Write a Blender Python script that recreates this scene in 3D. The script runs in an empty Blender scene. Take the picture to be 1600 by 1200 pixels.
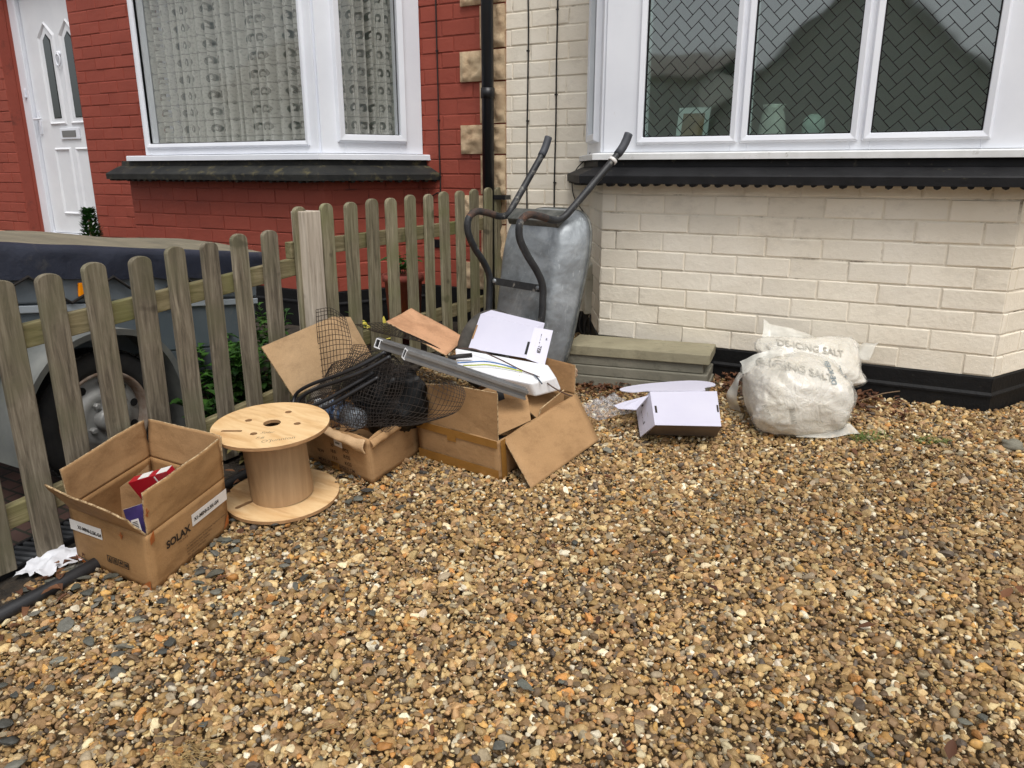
import bpy, bmesh, math, random
import numpy as np
from mathutils import Vector, Matrix, Euler, noise
from mathutils.bvhtree import BVHTree
V = Vector
R = math.radians
C = bpy.context.scene.collection
SC = bpy.context.scene

# ------------------------------------------------------------------ camera, sky, sun
SLOPE = .095                       # the gravel drive climbs towards the houses
def g(y):                          # height of the ground
    if y > 3.4: return SLOPE * 3.4
    if y < -6: return -6 * SLOPE
    return SLOPE * y
cam_d = bpy.data.cameras.new('camera'); cam = bpy.data.objects.new('camera', cam_d); C.objects.link(cam)
cam_d.sensor_width = 36; cam_d.lens = 1180 / 1600 * 36; cam_d.clip_start = .05; cam_d.clip_end = 900
_th = math.atan(335 / 1180); _yaw = R(28.5)
cam.location = (0, 0, 1.24); cam.rotation_euler = (math.pi / 2 - _th, 0, _yaw)
SC.camera = cam
W = bpy.data.worlds.new('World'); SC.world = W; W.use_nodes = True
_n = W.node_tree.nodes; _l = W.node_tree.links
_sky = _n.new('ShaderNodeTexSky'); _sky.sky_type = 'NISHITA'; _sky.sun_disc = False
SUN_EL, SUN_AZ = R(62), R(140)     # azimuth of the sun, clockwise from +Y
_sky.sun_elevation = SUN_EL; _sky.sun_rotation = SUN_AZ; _sky.air_density = 1.0; _sky.dust_density = 3.0
_hs = _n.new('ShaderNodeHueSaturation'); _hs.inputs['Saturation'].default_value = .22
_l.new(_sky.outputs[0], _hs.inputs['Color']); _l.new(_hs.outputs[0], _n['Background'].inputs[0])
_n['Background'].inputs[1].default_value = .13
sun_d = bpy.data.lights.new('sun', 'SUN'); sun = bpy.data.objects.new('sun', sun_d); C.objects.link(sun)
sun_d.energy = 1.5; sun_d.angle = R(28); sun_d.color = (1, .97, .93)
_sd = V((math.sin(SUN_AZ) * math.cos(SUN_EL), math.cos(SUN_AZ) * math.cos(SUN_EL), math.sin(SUN_EL)))
sun.rotation_euler = _sd.to_track_quat('Z', 'Y').to_euler(); sun.location = (3, -4, 8)
SC.view_settings.view_transform = 'Standard'; SC.view_settings.look = 'None'
SC.view_settings.exposure = .36; SC.view_settings.gamma = 1
SC.cycles.max_bounces = 8; SC.cycles.transparent_max_bounces = 24

# ------------------------------------------------------------------ materials
def srgb(r, g_, b):
    f = lambda c: (c / 255 / 12.92) if c / 255 <= .04045 else ((c / 255 + .055) / 1.055) ** 2.4
    return (f(r), f(g_), f(b), 1)
def newmat(name):
    m = bpy.data.materials.new(name); m.use_nodes = True
    t = m.node_tree
    return m, t.nodes, t.links, t.nodes['Principled BSDF']
def ramp(n, stops):
    r = n.new('ShaderNodeValToRGB'); e = r.color_ramp.elements
    while len(e) < len(stops): e.new(.5)
    for i, (p, c) in enumerate(stops):
        e[i].position = p; e[i].color = c if len(c) == 4 else (*c, 1)
    return r
def tex(n, l, scale, stretch=(1, 1, 1), coord='Object', detail=5, rough=.6, dist=0):
    tc = n.new('ShaderNodeTexCoord'); mp = n.new('ShaderNodeMapping'); mp.inputs['Scale'].default_value = stretch
    l.new(tc.outputs[coord], mp.inputs[0])
    t = n.new('ShaderNodeTexNoise'); t.inputs['Scale'].default_value = scale; t.inputs['Detail'].default_value = detail
    t.inputs['Roughness'].default_value = rough; t.inputs['Distortion'].default_value = dist
    l.new(mp.outputs[0], t.inputs['Vector'])
    return t
def mixc(n, l, fac, a, b, mode='MIX'):
    m = n.new('ShaderNodeMix'); m.data_type = 'RGBA'; m.blend_type = mode
    for s, v in ((m.inputs[0], fac), (m.inputs[6], a), (m.inputs[7], b)):
        if hasattr(v, 'is_output'): l.new(v, s)
        else: s.default_value = v
    return m.outputs[2]
def pm(name, c1, c2=None, scale=6, rough=.7, bump=0, bscale=60, stretch=(1, 1, 1), metal=0, spots=None, sscale=20, sthr=(.6, .7), lo=.35, hi=.65, bstretch=None, spec=.5, coat=0, dist=0, rough2=None):
    """paint, cloth, board ...: two tones mottled by noise, optional spots of a third, optional bump"""
    m, n, l, p = newmat(name)
    c2 = c2 or c1
    t = tex(n, l, scale, stretch, dist=dist)
    r = ramp(n, [(lo, c1), (hi, c2)]); l.new(t.outputs[0], r.inputs[0])
    col = r.outputs[0]
    if spots:
        s = tex(n, l, sscale, stretch, detail=6, rough=.7)
        rr = ramp(n, [(sthr[0], (0, 0, 0)), (sthr[1], (1, 1, 1))]); l.new(s.outputs[0], rr.inputs[0])
        col = mixc(n, l, rr.outputs[0], col, spots)
    l.new(col, p.inputs['Base Color'])
    p.inputs['Roughness'].default_value = rough; p.inputs['Metallic'].default_value = metal
    p.inputs['Specular IOR Level'].default_value = spec; p.inputs['Coat Weight'].default_value = coat
    if rough2 is not None:
        mr = n.new('ShaderNodeMapRange'); mr.inputs['From Min'].default_value = .35; mr.inputs['From Max'].default_value = .65
        mr.inputs['To Min'].default_value = rough; mr.inputs['To Max'].default_value = rough2
        l.new(t.outputs[0], mr.inputs[0]); l.new(mr.outputs[0], p.inputs['Roughness'])
    if bump:
        b = n.new('ShaderNodeBump'); b.inputs['Strength'].default_value = 1; b.inputs['Distance'].default_value = bump
        bt = tex(n, l, bscale, bstretch or stretch, detail=6, rough=.65)
        l.new(bt.outputs[0], b.inputs['Height']); l.new(b.outputs[0], p.inputs['Normal'])
    return m

def paint_brick(name, c1, c2, dirt):
    m, n, l, p = newmat(name)
    t = tex(n, l, 2.2); r = ramp(n, [(.3, c1), (.7, c2)]); l.new(t.outputs[0], r.inputs[0])
    t2 = tex(n, l, 55, detail=8, rough=.75); rr = ramp(n, [(.62, (0, 0, 0)), (.74, (1, 1, 1))]); l.new(t2.outputs[0], rr.inputs[0])
    t3 = tex(n, l, 1.7, stretch=(1, 1, 2.5)); r3 = ramp(n, [(.45, (0, 0, 0)), (.75, (.55, .55, .55))]); l.new(t3.outputs[0], r3.inputs[0])
    ml = n.new('ShaderNodeMath'); ml.operation = 'MULTIPLY'; l.new(rr.outputs[0], ml.inputs[0]); l.new(r3.outputs[0], ml.inputs[1])
    at = n.new('ShaderNodeAttribute'); at.attribute_name = 'tone'
    col = mixc(n, l, 1.0, r.outputs[0], at.outputs['Color'], 'MULTIPLY')
    jt = n.new('ShaderNodeMath'); jt.operation = 'LESS_THAN'; jt.inputs[1].default_value = .92; l.new(at.outputs['Fac'], jt.inputs[0])
    t4 = tex(n, l, 5, detail=6, rough=.7); r4 = ramp(n, [(.54, (0, 0, 0)), (.68, (.85, .85, .85))]); l.new(t4.outputs[0], r4.inputs[0])
    jm = n.new('ShaderNodeMath'); jm.operation = 'MULTIPLY'; l.new(jt.outputs[0], jm.inputs[0]); l.new(r4.outputs[0], jm.inputs[1])
    t5 = tex(n, l, 3.1, stretch=(1, 1, 1.6), detail=8, rough=.75); r5 = ramp(n, [(.56, (0, 0, 0)), (.8, (.34, .34, .34))]); l.new(t5.outputs[0], r5.inputs[0]); col = mixc(n, l, r5.outputs[0], col, dirt)
    mxm = n.new('ShaderNodeMath'); mxm.operation = 'MAXIMUM'; l.new(jm.outputs[0], mxm.inputs[0]); l.new(ml.outputs[0], mxm.inputs[1])
    l.new(mixc(n, l, mxm.outputs[0], col, dirt), p.inputs['Base Color'])
    p.inputs['Roughness'].default_value = .62; p.inputs['Specular IOR Level'].default_value = .35
    b = n.new('ShaderNodeBump'); b.inputs['Distance'].default_value = .0045; b.inputs['Strength'].default_value = .9
    bt = tex(n, l, 30, detail=8, rough=.72); l.new(bt.outputs[0], b.inputs['Height']); l.new(b.outputs[0], p.inputs['Normal'])
    return m
M = {}
M['cream'] = paint_brick('cream_masonry_paint', srgb(231, 221, 202), srgb(241, 233, 217), srgb(110, 96, 78))
M['red'] = paint_brick('red_masonry_paint', srgb(143, 66, 52), srgb(155, 76, 60), srgb(95, 50, 42))
M['blackpaint'] = pm('black_masonry_paint', srgb(13, 13, 14), srgb(20, 20, 21), 8, .6, .003, 60, spots=srgb(66, 63, 58), sscale=40, sthr=(.68, .8), spec=.25)
M['stone'] = pm('buff_sandstone', srgb(186, 160, 128), srgb(206, 184, 150), 9, .85, .006, 30, spots=srgb(150, 115, 85), sscale=8, sthr=(.5, .75))
M['upvc'] = pm('white_upvc', srgb(226, 229, 236), srgb(234, 237, 243), 3, .3, spec=.5, spots=srgb(200, 200, 190), sscale=18, sthr=(.68, .85))
M['upvc_dirty'] = pm('white_upvc_weathered', srgb(215, 216, 214), srgb(232, 233, 233), 9, .4, spots=srgb(150, 145, 130), sscale=30, sthr=(.6, .8))
M['gasket'] = pm('black_rubber', srgb(18, 18, 20), rough=.6)
M['apron'] = pm('black_painted_slate', srgb(20, 20, 22), srgb(31, 31, 33), 10, .6, .002, 30, spec=.25, spots=srgb(92, 88, 72), sscale=26, sthr=(.63, .78))
M['apron_mossy'] = pm('black_slate_with_lichen', srgb(32, 33, 33), srgb(48, 48, 45), 10, .6, .002, 30, spec=.25, spots=srgb(104, 96, 66), sscale=15, sthr=(.55, .75))
M['lead'] = pm('window_lead', srgb(9, 10, 10), srgb(15, 16, 16), rough=.5, spec=.3)
M['wood'] = None
def wood(name, c1, c2, c3, axis=2, s=1.0, green=None):
    m, n, l, p = newmat(name)
    st = [14, 14, 14]; st[axis] = .9
    oi = n.new('ShaderNodeObjectInfo'); tc = n.new('ShaderNodeTexCoord'); mp = n.new('ShaderNodeMapping'); mp.inputs['Scale'].default_value = st
    va = n.new('ShaderNodeVectorMath'); va.operation = 'ADD'; vs = n.new('ShaderNodeVectorMath'); vs.operation = 'SCALE'; vs.inputs['Scale'].default_value = 37
    cx = n.new('ShaderNodeCombineXYZ')
    for i in range(3): l.new(oi.outputs['Random'], cx.inputs[i])
    l.new(cx.outputs[0], vs.inputs[0]); l.new(tc.outputs['Object'], va.inputs[0]); l.new(vs.outputs[0], va.inputs[1]); l.new(va.outputs[0], mp.inputs[0])
    t = n.new('ShaderNodeTexNoise'); t.inputs['Scale'].default_value = 4 * s; t.inputs['Detail'].default_value = 7; t.inputs['Roughness'].default_value = .72; t.inputs['Distortion'].default_value = .6
    l.new(mp.outputs[0], t.inputs['Vector'])
    r = ramp(n, [(.34, c1), (.5, c2), (.66, c3)]); l.new(t.outputs[0], r.inputs[0])
    col = r.outputs[0]
    kn = n.new('ShaderNodeTexNoise'); kn.inputs['Scale'].default_value = 9; kn.inputs['Detail'].default_value = 1; l.new(va.outputs[0], kn.inputs['Vector']); rk = ramp(n, [(.70, (0, 0, 0)), (.76, (.7, .7, .7))]); l.new(kn.outputs[0], rk.inputs[0]); col = mixc(n, l, rk.outputs[0], col, tuple(q * .55 for q in c1[:3]) + (1,))
    big = n.new('ShaderNodeTexNoise'); big.inputs['Scale'].default_value = 5; l.new(va.outputs[0], big.inputs['Vector'])
    if green:
        rg = ramp(n, [(.42, (0, 0, 0)), (.7, (.75, .75, .75))]); l.new(big.outputs[0], rg.inputs[0]); col = mixc(n, l, rg.outputs[0], col, green)
    mr = n.new('ShaderNodeMapRange'); mr.inputs['To Min'].default_value = .78; mr.inputs['To Max'].default_value = 1.15; l.new(oi.outputs['Random'], mr.inputs[0])
    col = mixc(n, l, 1.0, col, mr.outputs[0], 'MULTIPLY')
    l.new(col, p.inputs['Base Color']); p.inputs['Roughness'].default_value = .85; p.inputs['Specular IOR Level'].default_value = .25
    b = n.new('ShaderNodeBump'); b.inputs['Distance'].default_value = .0025; b.inputs['Strength'].default_value = .8; l.new(t.outputs[0], b.inputs['Height']); l.new(b.outputs[0], p.inputs['Normal'])
    return m
M['picket'] = wood('weathered_picket_wood', srgb(80, 73, 62), srgb(119, 110, 95), srgb(150, 141, 123), green=srgb(110, 107, 84))
M['picket_green'] = wood('greenish_picket_wood', srgb(90, 84, 68), srgb(130, 122, 100), srgb(154, 147, 124), green=srgb(114, 114, 80))
M['rail'] = wood('mossy_rail_wood', srgb(98, 90, 66), srgb(132, 122, 92), srgb(156, 145, 114), axis=1, green=srgb(110, 112, 66))
M['post'] = wood('pale_post_wood', srgb(138, 127, 113), srgb(172, 161, 146), srgb(192, 182, 167), s=.7)
M['ply'] = pm('pale_plywood', srgb(230, 198, 150), srgb(212, 172, 120), 3.2, .6, .0004, 60, stretch=(1, 5, 1), dist=1.6, spots=srgb(190, 146, 96), sscale=3.2, sthr=(.5, .68))
M['plyedge'] = pm('plywood_edge', srgb(182, 142, 100), srgb(150, 112, 74), 30, .7, stretch=(1, 1, 8))
M['drumwood'] = pm('drum_barrel_veneer', srgb(162, 132, 98), srgb(180, 150, 114), 6, .6, .0004, 50, stretch=(8, 8, .6), dist=.5)
def cardboard(name, c1, c2, stain=None):
    m, n, l, p = newmat(name)
    t = tex(n, l, 3, detail=6); r = ramp(n, [(.32, c1), (.68, c2)]); l.new(t.outputs[0], r.inputs[0])
    f = tex(n, l, 260, detail=3); rf = ramp(n, [(.3, (.9, .9, .9)), (.7, (1.06, 1.06, 1.06))]); l.new(f.outputs[0], rf.inputs[0])
    col = mixc(n, l, 1.0, r.outputs[0], rf.outputs[0], 'MULTIPLY')
    if stain:
        s = tex(n, l, 11, detail=5); rs = ramp(n, [(.66, (0, 0, 0)), (.74, (.8, .8, .8))]); l.new(s.outputs[0], rs.inputs[0]); col = mixc(n, l, rs.outputs[0], col, stain)
    s2 = tex(n, l, 5, (1, 1, 2.2), detail=8, rough=.75); r2 = ramp(n, [(.36, (.78, .76, .74)), (.5, (1, 1, 1)), (.68, (1.1, 1.1, 1.1))]); l.new(s2.outputs[0], r2.inputs[0]); col = mixc(n, l, 1.0, col, r2.outputs[0], 'MULTIPLY')
    l.new(col, p.inputs['Base Color']); p.inputs['Roughness'].default_value = .75; p.inputs['Specular IOR Level'].default_value = .25
    b = n.new('ShaderNodeBump'); b.inputs['Distance'].default_value = .008; b.inputs['Strength'].default_value = .7
    bt = tex(n, l, 8, detail=5); l.new(bt.outputs[0], b.inputs['Height'])
    wv = n.new('ShaderNodeTexWave'); wv.bands_direction = 'DIAGONAL'; wv.inputs['Scale'].default_value = 42; wv.inputs['Distortion'].default_value = 1.2; wv.inputs['Detail'].default_value = 1; tc = n.new('ShaderNodeTexCoord'); l.new(tc.outputs['Object'], wv.inputs['Vector'])
    b2 = n.new('ShaderNodeBump'); b2.inputs['Distance'].default_value = .00012; b2.inputs['Strength'].default_value = .3; l.new(wv.outputs['Fac'], b2.inputs['Height']); l.new(b.outputs[0], b2.inputs['Normal']); l.new(b2.outputs[0], p.inputs['Normal'])
    return m
M['card'] = cardboard('brown_cardboard', srgb(158, 124, 86), srgb(174, 138, 98))
M['card_stained'] = cardboard('brown_cardboard_stained', srgb(156, 120, 80), srgb(170, 133, 91), srgb(166, 98, 48))
M['card_pale'] = cardboard('pale_cardboard', srgb(188, 156, 118), srgb(200, 168, 130))
M['card_pink'] = cardboard('pinkish_cardboard', srgb(200, 152, 116), srgb(208, 162, 126))
M['card_dark'] = cardboard('dark_cardboard', srgb(132, 100, 66), srgb(150, 114, 76))
M['card_edge'] = pm('corrugated_edge', srgb(205, 180, 140), srgb(110, 82, 52), 90, .8)
M['tape'] = pm('brown_parcel_tape', srgb(140, 98, 44), srgb(156, 112, 54), 8, .25, spec=.6)
M['tape_orange'] = pm('orange_tape_mark', srgb(168, 92, 38), srgb(150, 88, 44), 40, .5)
M['ink'] = pm('black_ink', srgb(40, 30, 22), rough=.7)
M['ink_brown'] = pm('brown_ink', srgb(62, 40, 24), rough=.7)
M['ink_grey'] = pm('grey_ink', srgb(146, 142, 131), srgb(194, 189, 177), 40, rough=.7)
M['ink_blue'] = pm('blue_black_ink', srgb(86, 100, 106), srgb(150, 158, 158), 34, rough=.7)
M['label'] = pm('white_label_paper', srgb(222, 218, 214), srgb(230, 228, 224), rough=.5)
M['whitecard'] = pm('white_coated_card', srgb(200, 198, 214), srgb(207, 205, 219), 3, .5, .0015, 6, spec=.4)
M['whitecard_shade'] = cardboard('grey_brown_shaded_white_card', srgb(108, 96, 84), srgb(128, 114, 100))  # dark copy of the white card, with the shade put into its colour
M['white_plastic'] = pm('white_polystyrene', srgb(232, 233, 236), srgb(238, 239, 241), 5, .5, .0006, 200)
M['alu'] = pm('mill_aluminium', srgb(142, 143, 144), srgb(160, 161, 162), 12, .4, metal=.7, stretch=(1, 1, 1))
M['alu_end'] = pm('sawn_aluminium', srgb(236, 237, 239), rough=.5, metal=.05)
M['net'] = pm('black_mesh_plastic', srgb(34, 28, 24), srgb(48, 38, 30), 20, .6)
M['blackplastic'] = pm('black_plastic', srgb(20, 20, 22), srgb(28, 28, 31), 10, .4)
M['blackpipe'] = pm('black_pipe_plastic', srgb(30, 30, 32), srgb(42, 42, 44), 12, .45, spots=srgb(84, 78, 68), sscale=30, sthr=(.66, .8))
M['cable'] = pm('black_cable', srgb(28, 24, 22), rough=.6)
def zinc():
    m, n, l, p = newmat('galvanised_steel')
    t = tex(n, l, 4.5, detail=7, rough=.7, dist=.8); r = ramp(n, [(.3, srgb(128, 132, 134)), (.5, srgb(152, 157, 160)), (.72, srgb(188, 193, 196))]); l.new(t.outputs[0], r.inputs[0])
    col = r.outputs[0]
    for k, (st, sc_, th) in enumerate((((30, 30, 2), 5, .66), ((3, 40, 26), 4, .69), ((44, 6, 9), 4, .70))):     # scratches, each set along its own direction
        q = tex(n, l, sc_, st, detail=4, rough=.6, dist=1.5); rq = ramp(n, [(th, (0, 0, 0)), (th + .04, (.75, .75, .75))]); l.new(q.outputs[0], rq.inputs[0]); col = mixc(n, l, rq.outputs[0], col, srgb(214, 218, 220))
    d = tex(n, l, 9, (1, 1, .35), detail=6, rough=.7); rd = ramp(n, [(.62, (0, 0, 0)), (.8, (.5, .5, .5))]); l.new(d.outputs[0], rd.inputs[0]); col = mixc(n, l, rd.outputs[0], col, srgb(96, 88, 76))
    l.new(col, p.inputs['Base Color']); p.inputs['Metallic'].default_value = .6
    mr = n.new('ShaderNodeMapRange'); mr.inputs['To Min'].default_value = .28; mr.inputs['To Max'].default_value = .7; l.new(t.outputs[0], mr.inputs[0]); l.new(mr.outputs[0], p.inputs['Roughness'])
    b = n.new('ShaderNodeBump'); b.inputs['Distance'].default_value = .02; b.inputs['Strength'].default_value = .7; bt = tex(n, l, 6, detail=3); l.new(bt.outputs[0], b.inputs['Height']); l.new(b.outputs[0], p.inputs['Normal'])
    return m
M['zinc'] = zinc()
M['zinc_old'] = pm('galvanised_steel', srgb(118, 123, 127), srgb(158, 164, 168), 5, .42, .0015, 14, metal=.55, spots=srgb(206, 212, 215), sscale=7, sthr=(.56, .82), rough2=.62)
M['zinc_rim'] = pm('dirty_galvanised_rim', srgb(82, 84, 80), srgb(118, 118, 112), 20, .6, metal=.5)
M['tube'] = pm('worn_black_steel_tube', srgb(26, 27, 29), srgb(46, 47, 49), 16, .5, .0008, 80, spots=srgb(150, 146, 136), sscale=18, sthr=(.58, .72))
M['rust'] = pm('rusty_steel_tube', srgb(48, 45, 44), srgb(84, 62, 50), 24, .8, .001, 80, spots=srgb(122, 78, 52), sscale=26, sthr=(.56, .68))
M['grip'] = pm('grey_rubber_grip', srgb(58, 60, 66), srgb(70, 72, 78), 15, .6)
M['rubber'] = pm('tyre_rubber', srgb(24, 24, 25), srgb(40, 39, 38), 14, .8, .001, 60)
M['rubber_dusty'] = pm('dusty_tyre_rubber', srgb(62, 60, 56), srgb(84, 80, 74), 18, .9, .002, 40)
M['trailer_grey'] = pm('grey_painted_steel', srgb(100, 109, 116), srgb(112, 120, 126), 4, .45, spots=srgb(140, 144, 144), sscale=8, sthr=(.6, .8))
M['trailer_dark'] = pm('dark_grey_painted_steel', srgb(74, 82, 88), srgb(88, 95, 100), 4, .5)
M['trailer_light'] = pm('pale_grey_strip', srgb(160, 168, 174), rough=.4)
M['fender'] = pm('grey_plastic_mudguard', srgb(98, 101, 99), srgb(118, 120, 116), 7, .65, spots=srgb(120, 128, 92), sscale=9, sthr=(.58, .8))
M['tarp'] = pm('navy_tarpaulin', srgb(32, 36, 50), srgb(44, 49, 64), 5, .5, .006, 9, spots=srgb(86, 84, 78), sscale=6, sthr=(.6, .85))
M['tarp_top'] = pm('dusty_green_tarpaulin', srgb(112, 105, 88), srgb(132, 124, 104), 6, .8, .006, 7, spots=srgb(88, 88, 74), sscale=10, sthr=(.5, .8))
M['amber'] = pm('amber_reflector', srgb(235, 140, 10), rough=.2, spec=.6)
M['rim_steel'] = pm('painted_wheel_steel', srgb(150, 150, 148), srgb(176, 176, 172), 10, .5, metal=.3, spots=srgb(118, 90, 66), sscale=16, sthr=(.6, .75))
M['rim_rust'] = pm('rusty_wheel_rim', srgb(118, 92, 72), srgb(150, 138, 126), 22, .85)
M['slab'] = pm('concrete_slab', srgb(110, 107, 94), srgb(128, 124, 110), 7, .92, .002, 60, spots=srgb(80, 79, 68), sscale=24, sthr=(.58, .78))
M['slab_buff'] = pm('buff_concrete_slab', srgb(134, 127, 104), srgb(150, 143, 118), 7, .92, .002, 60, spots=srgb(108, 101, 80), sscale=16, sthr=(.55, .78))
M['door'] = pm('white_door_skin', srgb(222, 224, 228), srgb(230, 232, 235), 4, .35)
M['chrome'] = pm('brushed_letter_plate', srgb(150, 150, 150), rough=.3, metal=.7)
M['terracotta'] = pm('terracotta', srgb(168, 98, 70), srgb(186, 116, 86), 9, .8, .001, 60)
M['yellow'] = pm('yellow_cloth', srgb(200, 186, 60), srgb(216, 204, 110), 7, .85, .003, 40)
M['cream_cloth'] = pm('cream_plastic_scrap', srgb(206, 198, 160), srgb(190, 178, 130), 7, .6)
M['plank'] = pm('old_brown_plank', srgb(96, 76, 56), srgb(120, 98, 74), 7, .85, .002, 50, stretch=(1, 6, 1))
M['soil'] = pm('dark_soil', srgb(34, 29, 23), srgb(60, 51, 40), 20, .95, .02, 30)
M['ground'] = pm('earth_under_gravel', srgb(104, 84, 58), srgb(128, 106, 76), 30, .95, .01, 50)
M['redbox'] = pm('red_printed_card', srgb(168, 24, 40), rough=.35)
M['purple'] = pm('purple_printed_card', srgb(72, 60, 120), srgb(30, 34, 60), 12, .35)
M['paper'] = pm('white_paper_scrap', srgb(224, 226, 232), srgb(214, 215, 220), 8, .7, .004, 20)
M['salt'] = None

def leafmat(name, c1, c2, rough=.5):
    m, n, l, p = newmat(name)
    g_ = n.new('ShaderNodeNewGeometry'); r = ramp(n, [(0, c1), (1, c2)]); l.new(g_.outputs['Random Per Island'], r.inputs[0])
    l.new(r.outputs[0], p.inputs['Base Color']); p.inputs['Roughness'].default_value = rough
    p.inputs['Subsurface Weight'].default_value = 0
    tr = n.new('ShaderNodeBsdfTranslucent'); l.new(r.outputs[0], tr.inputs[0])
    mx = n.new('ShaderNodeMixShader'); mx.inputs[0].default_value = .25; l.new(p.outputs[0], mx.inputs[1]); l.new(tr.outputs[0], mx.inputs[2])
    l.new(mx.outputs[0], n['Material Output'].inputs[0])
    return m
M['leaf'] = leafmat('green_leaf', srgb(36, 70, 26), srgb(78, 122, 46))
M['leaf_dark'] = leafmat('conifer_green', srgb(22, 56, 22), srgb(50, 98, 36))
M['leaf_dry'] = leafmat('dry_leaf', srgb(72, 44, 32), srgb(134, 92, 62), .8)
M['leaf_olive'] = leafmat('olive_weed_leaf', srgb(86, 78, 44), srgb(132, 122, 72), .7)
M['grass'] = leafmat('grass_blade', srgb(70, 100, 44), srgb(128, 142, 74))
M['straw'] = leafmat('dry_straw', srgb(150, 122, 76), srgb(196, 170, 116), .7)

def glass(name, tint, refl=1.0, base=.05):
    m, n, l, p = newmat(name); n.remove(p)
    tr = n.new('ShaderNodeBsdfTransparent'); tr.inputs[0].default_value = tint
    gl = n.new('ShaderNodeBsdfGlossy'); gl.inputs['Roughness'].default_value = .045; gl.inputs[0].default_value = (.96, 1, .99, 1)
    fr = n.new('ShaderNodeFresnel'); fr.inputs[0].default_value = 1.5
    ma = n.new('ShaderNodeMath'); ma.operation = 'MULTIPLY_ADD'; ma.inputs[1].default_value = refl; ma.inputs[2].default_value = base; ma.use_clamp = True
    l.new(fr.outputs[0], ma.inputs[0])
    ge = n.new('ShaderNodeNewGeometry'); fb = n.new('ShaderNodeMath'); fb.operation = 'SUBTRACT'; fb.inputs[0].default_value = 1; l.new(ge.outputs['Backfacing'], fb.inputs[1])
    mu = n.new('ShaderNodeMath'); mu.operation = 'MULTIPLY'; l.new(ma.outputs[0], mu.inputs[0]); l.new(fb.outputs[0], mu.inputs[1])
    mx = n.new('ShaderNodeMixShader'); l.new(mu.outputs[0], mx.inputs[0]); l.new(tr.outputs[0], mx.inputs[1]); l.new(gl.outputs[0], mx.inputs[2])
    # a very slight waviness of the sealed unit
    b = n.new('ShaderNodeBump'); b.inputs['Distance'].default_value = .002; t = tex(n, l, 2.6, detail=2); l.new(t.outputs[0], b.inputs['Height']); l.new(b.outputs[0], gl.inputs['Normal'])
    l.new(mx.outputs[0], n['Material Output'].inputs[0])
    return m
M['glass'] = glass('window_glass', (.82, .90, .865, 1), 1.5, .165)
M['glass_clear'] = glass('clear_window_glass', (.95, .955, .95, 1), 1.0, .02)
M['glass_dark'] = glass('tinted_glass', (.55, .6, .58, 1), 1.5, .06)

def film(name, col, alpha, rough=.3, scale=9):
    """thin plastic film: partly see-through, partly shiny and milky"""
    m, n, l, p = newmat(name)
    p.inputs['Base Color'].default_value = col; p.inputs['Roughness'].default_value = rough
    tr = n.new('ShaderNodeBsdfTransparent'); t = tex(n, l, scale, detail=5)
    mr = n.new('ShaderNodeMapRange'); mr.inputs['From Min'].default_value = .3; mr.inputs['From Max'].default_value = .7
    mr.inputs['To Min'].default_value = max(0, alpha - .2); mr.inputs['To Max'].default_value = min(1, alpha + .25); l.new(t.outputs[0], mr.inputs[0])
    mx = n.new('ShaderNodeMixShader'); l.new(mr.outputs[0], mx.inputs[0]); l.new(tr.outputs[0], mx.inputs[1]); l.new(p.outputs[0], mx.inputs[2]); l.new(mx.outputs[0], n['Material Output'].inputs[0])
    return m
M['clearfilm'] = film('clear_packing_film', srgb(215, 215, 218), .2, .15, 60)
M['bottle'] = film('clear_bottle_plastic', srgb(200, 212, 222), .45, .08, 14)
M['skinfilm'] = film('thin_sack_skin', srgb(224, 223, 216), .12, .16, 7)
M['bagfilm'] = film('milky_sack_film', srgb(222, 220, 210), .6, .25, 12)

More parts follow.
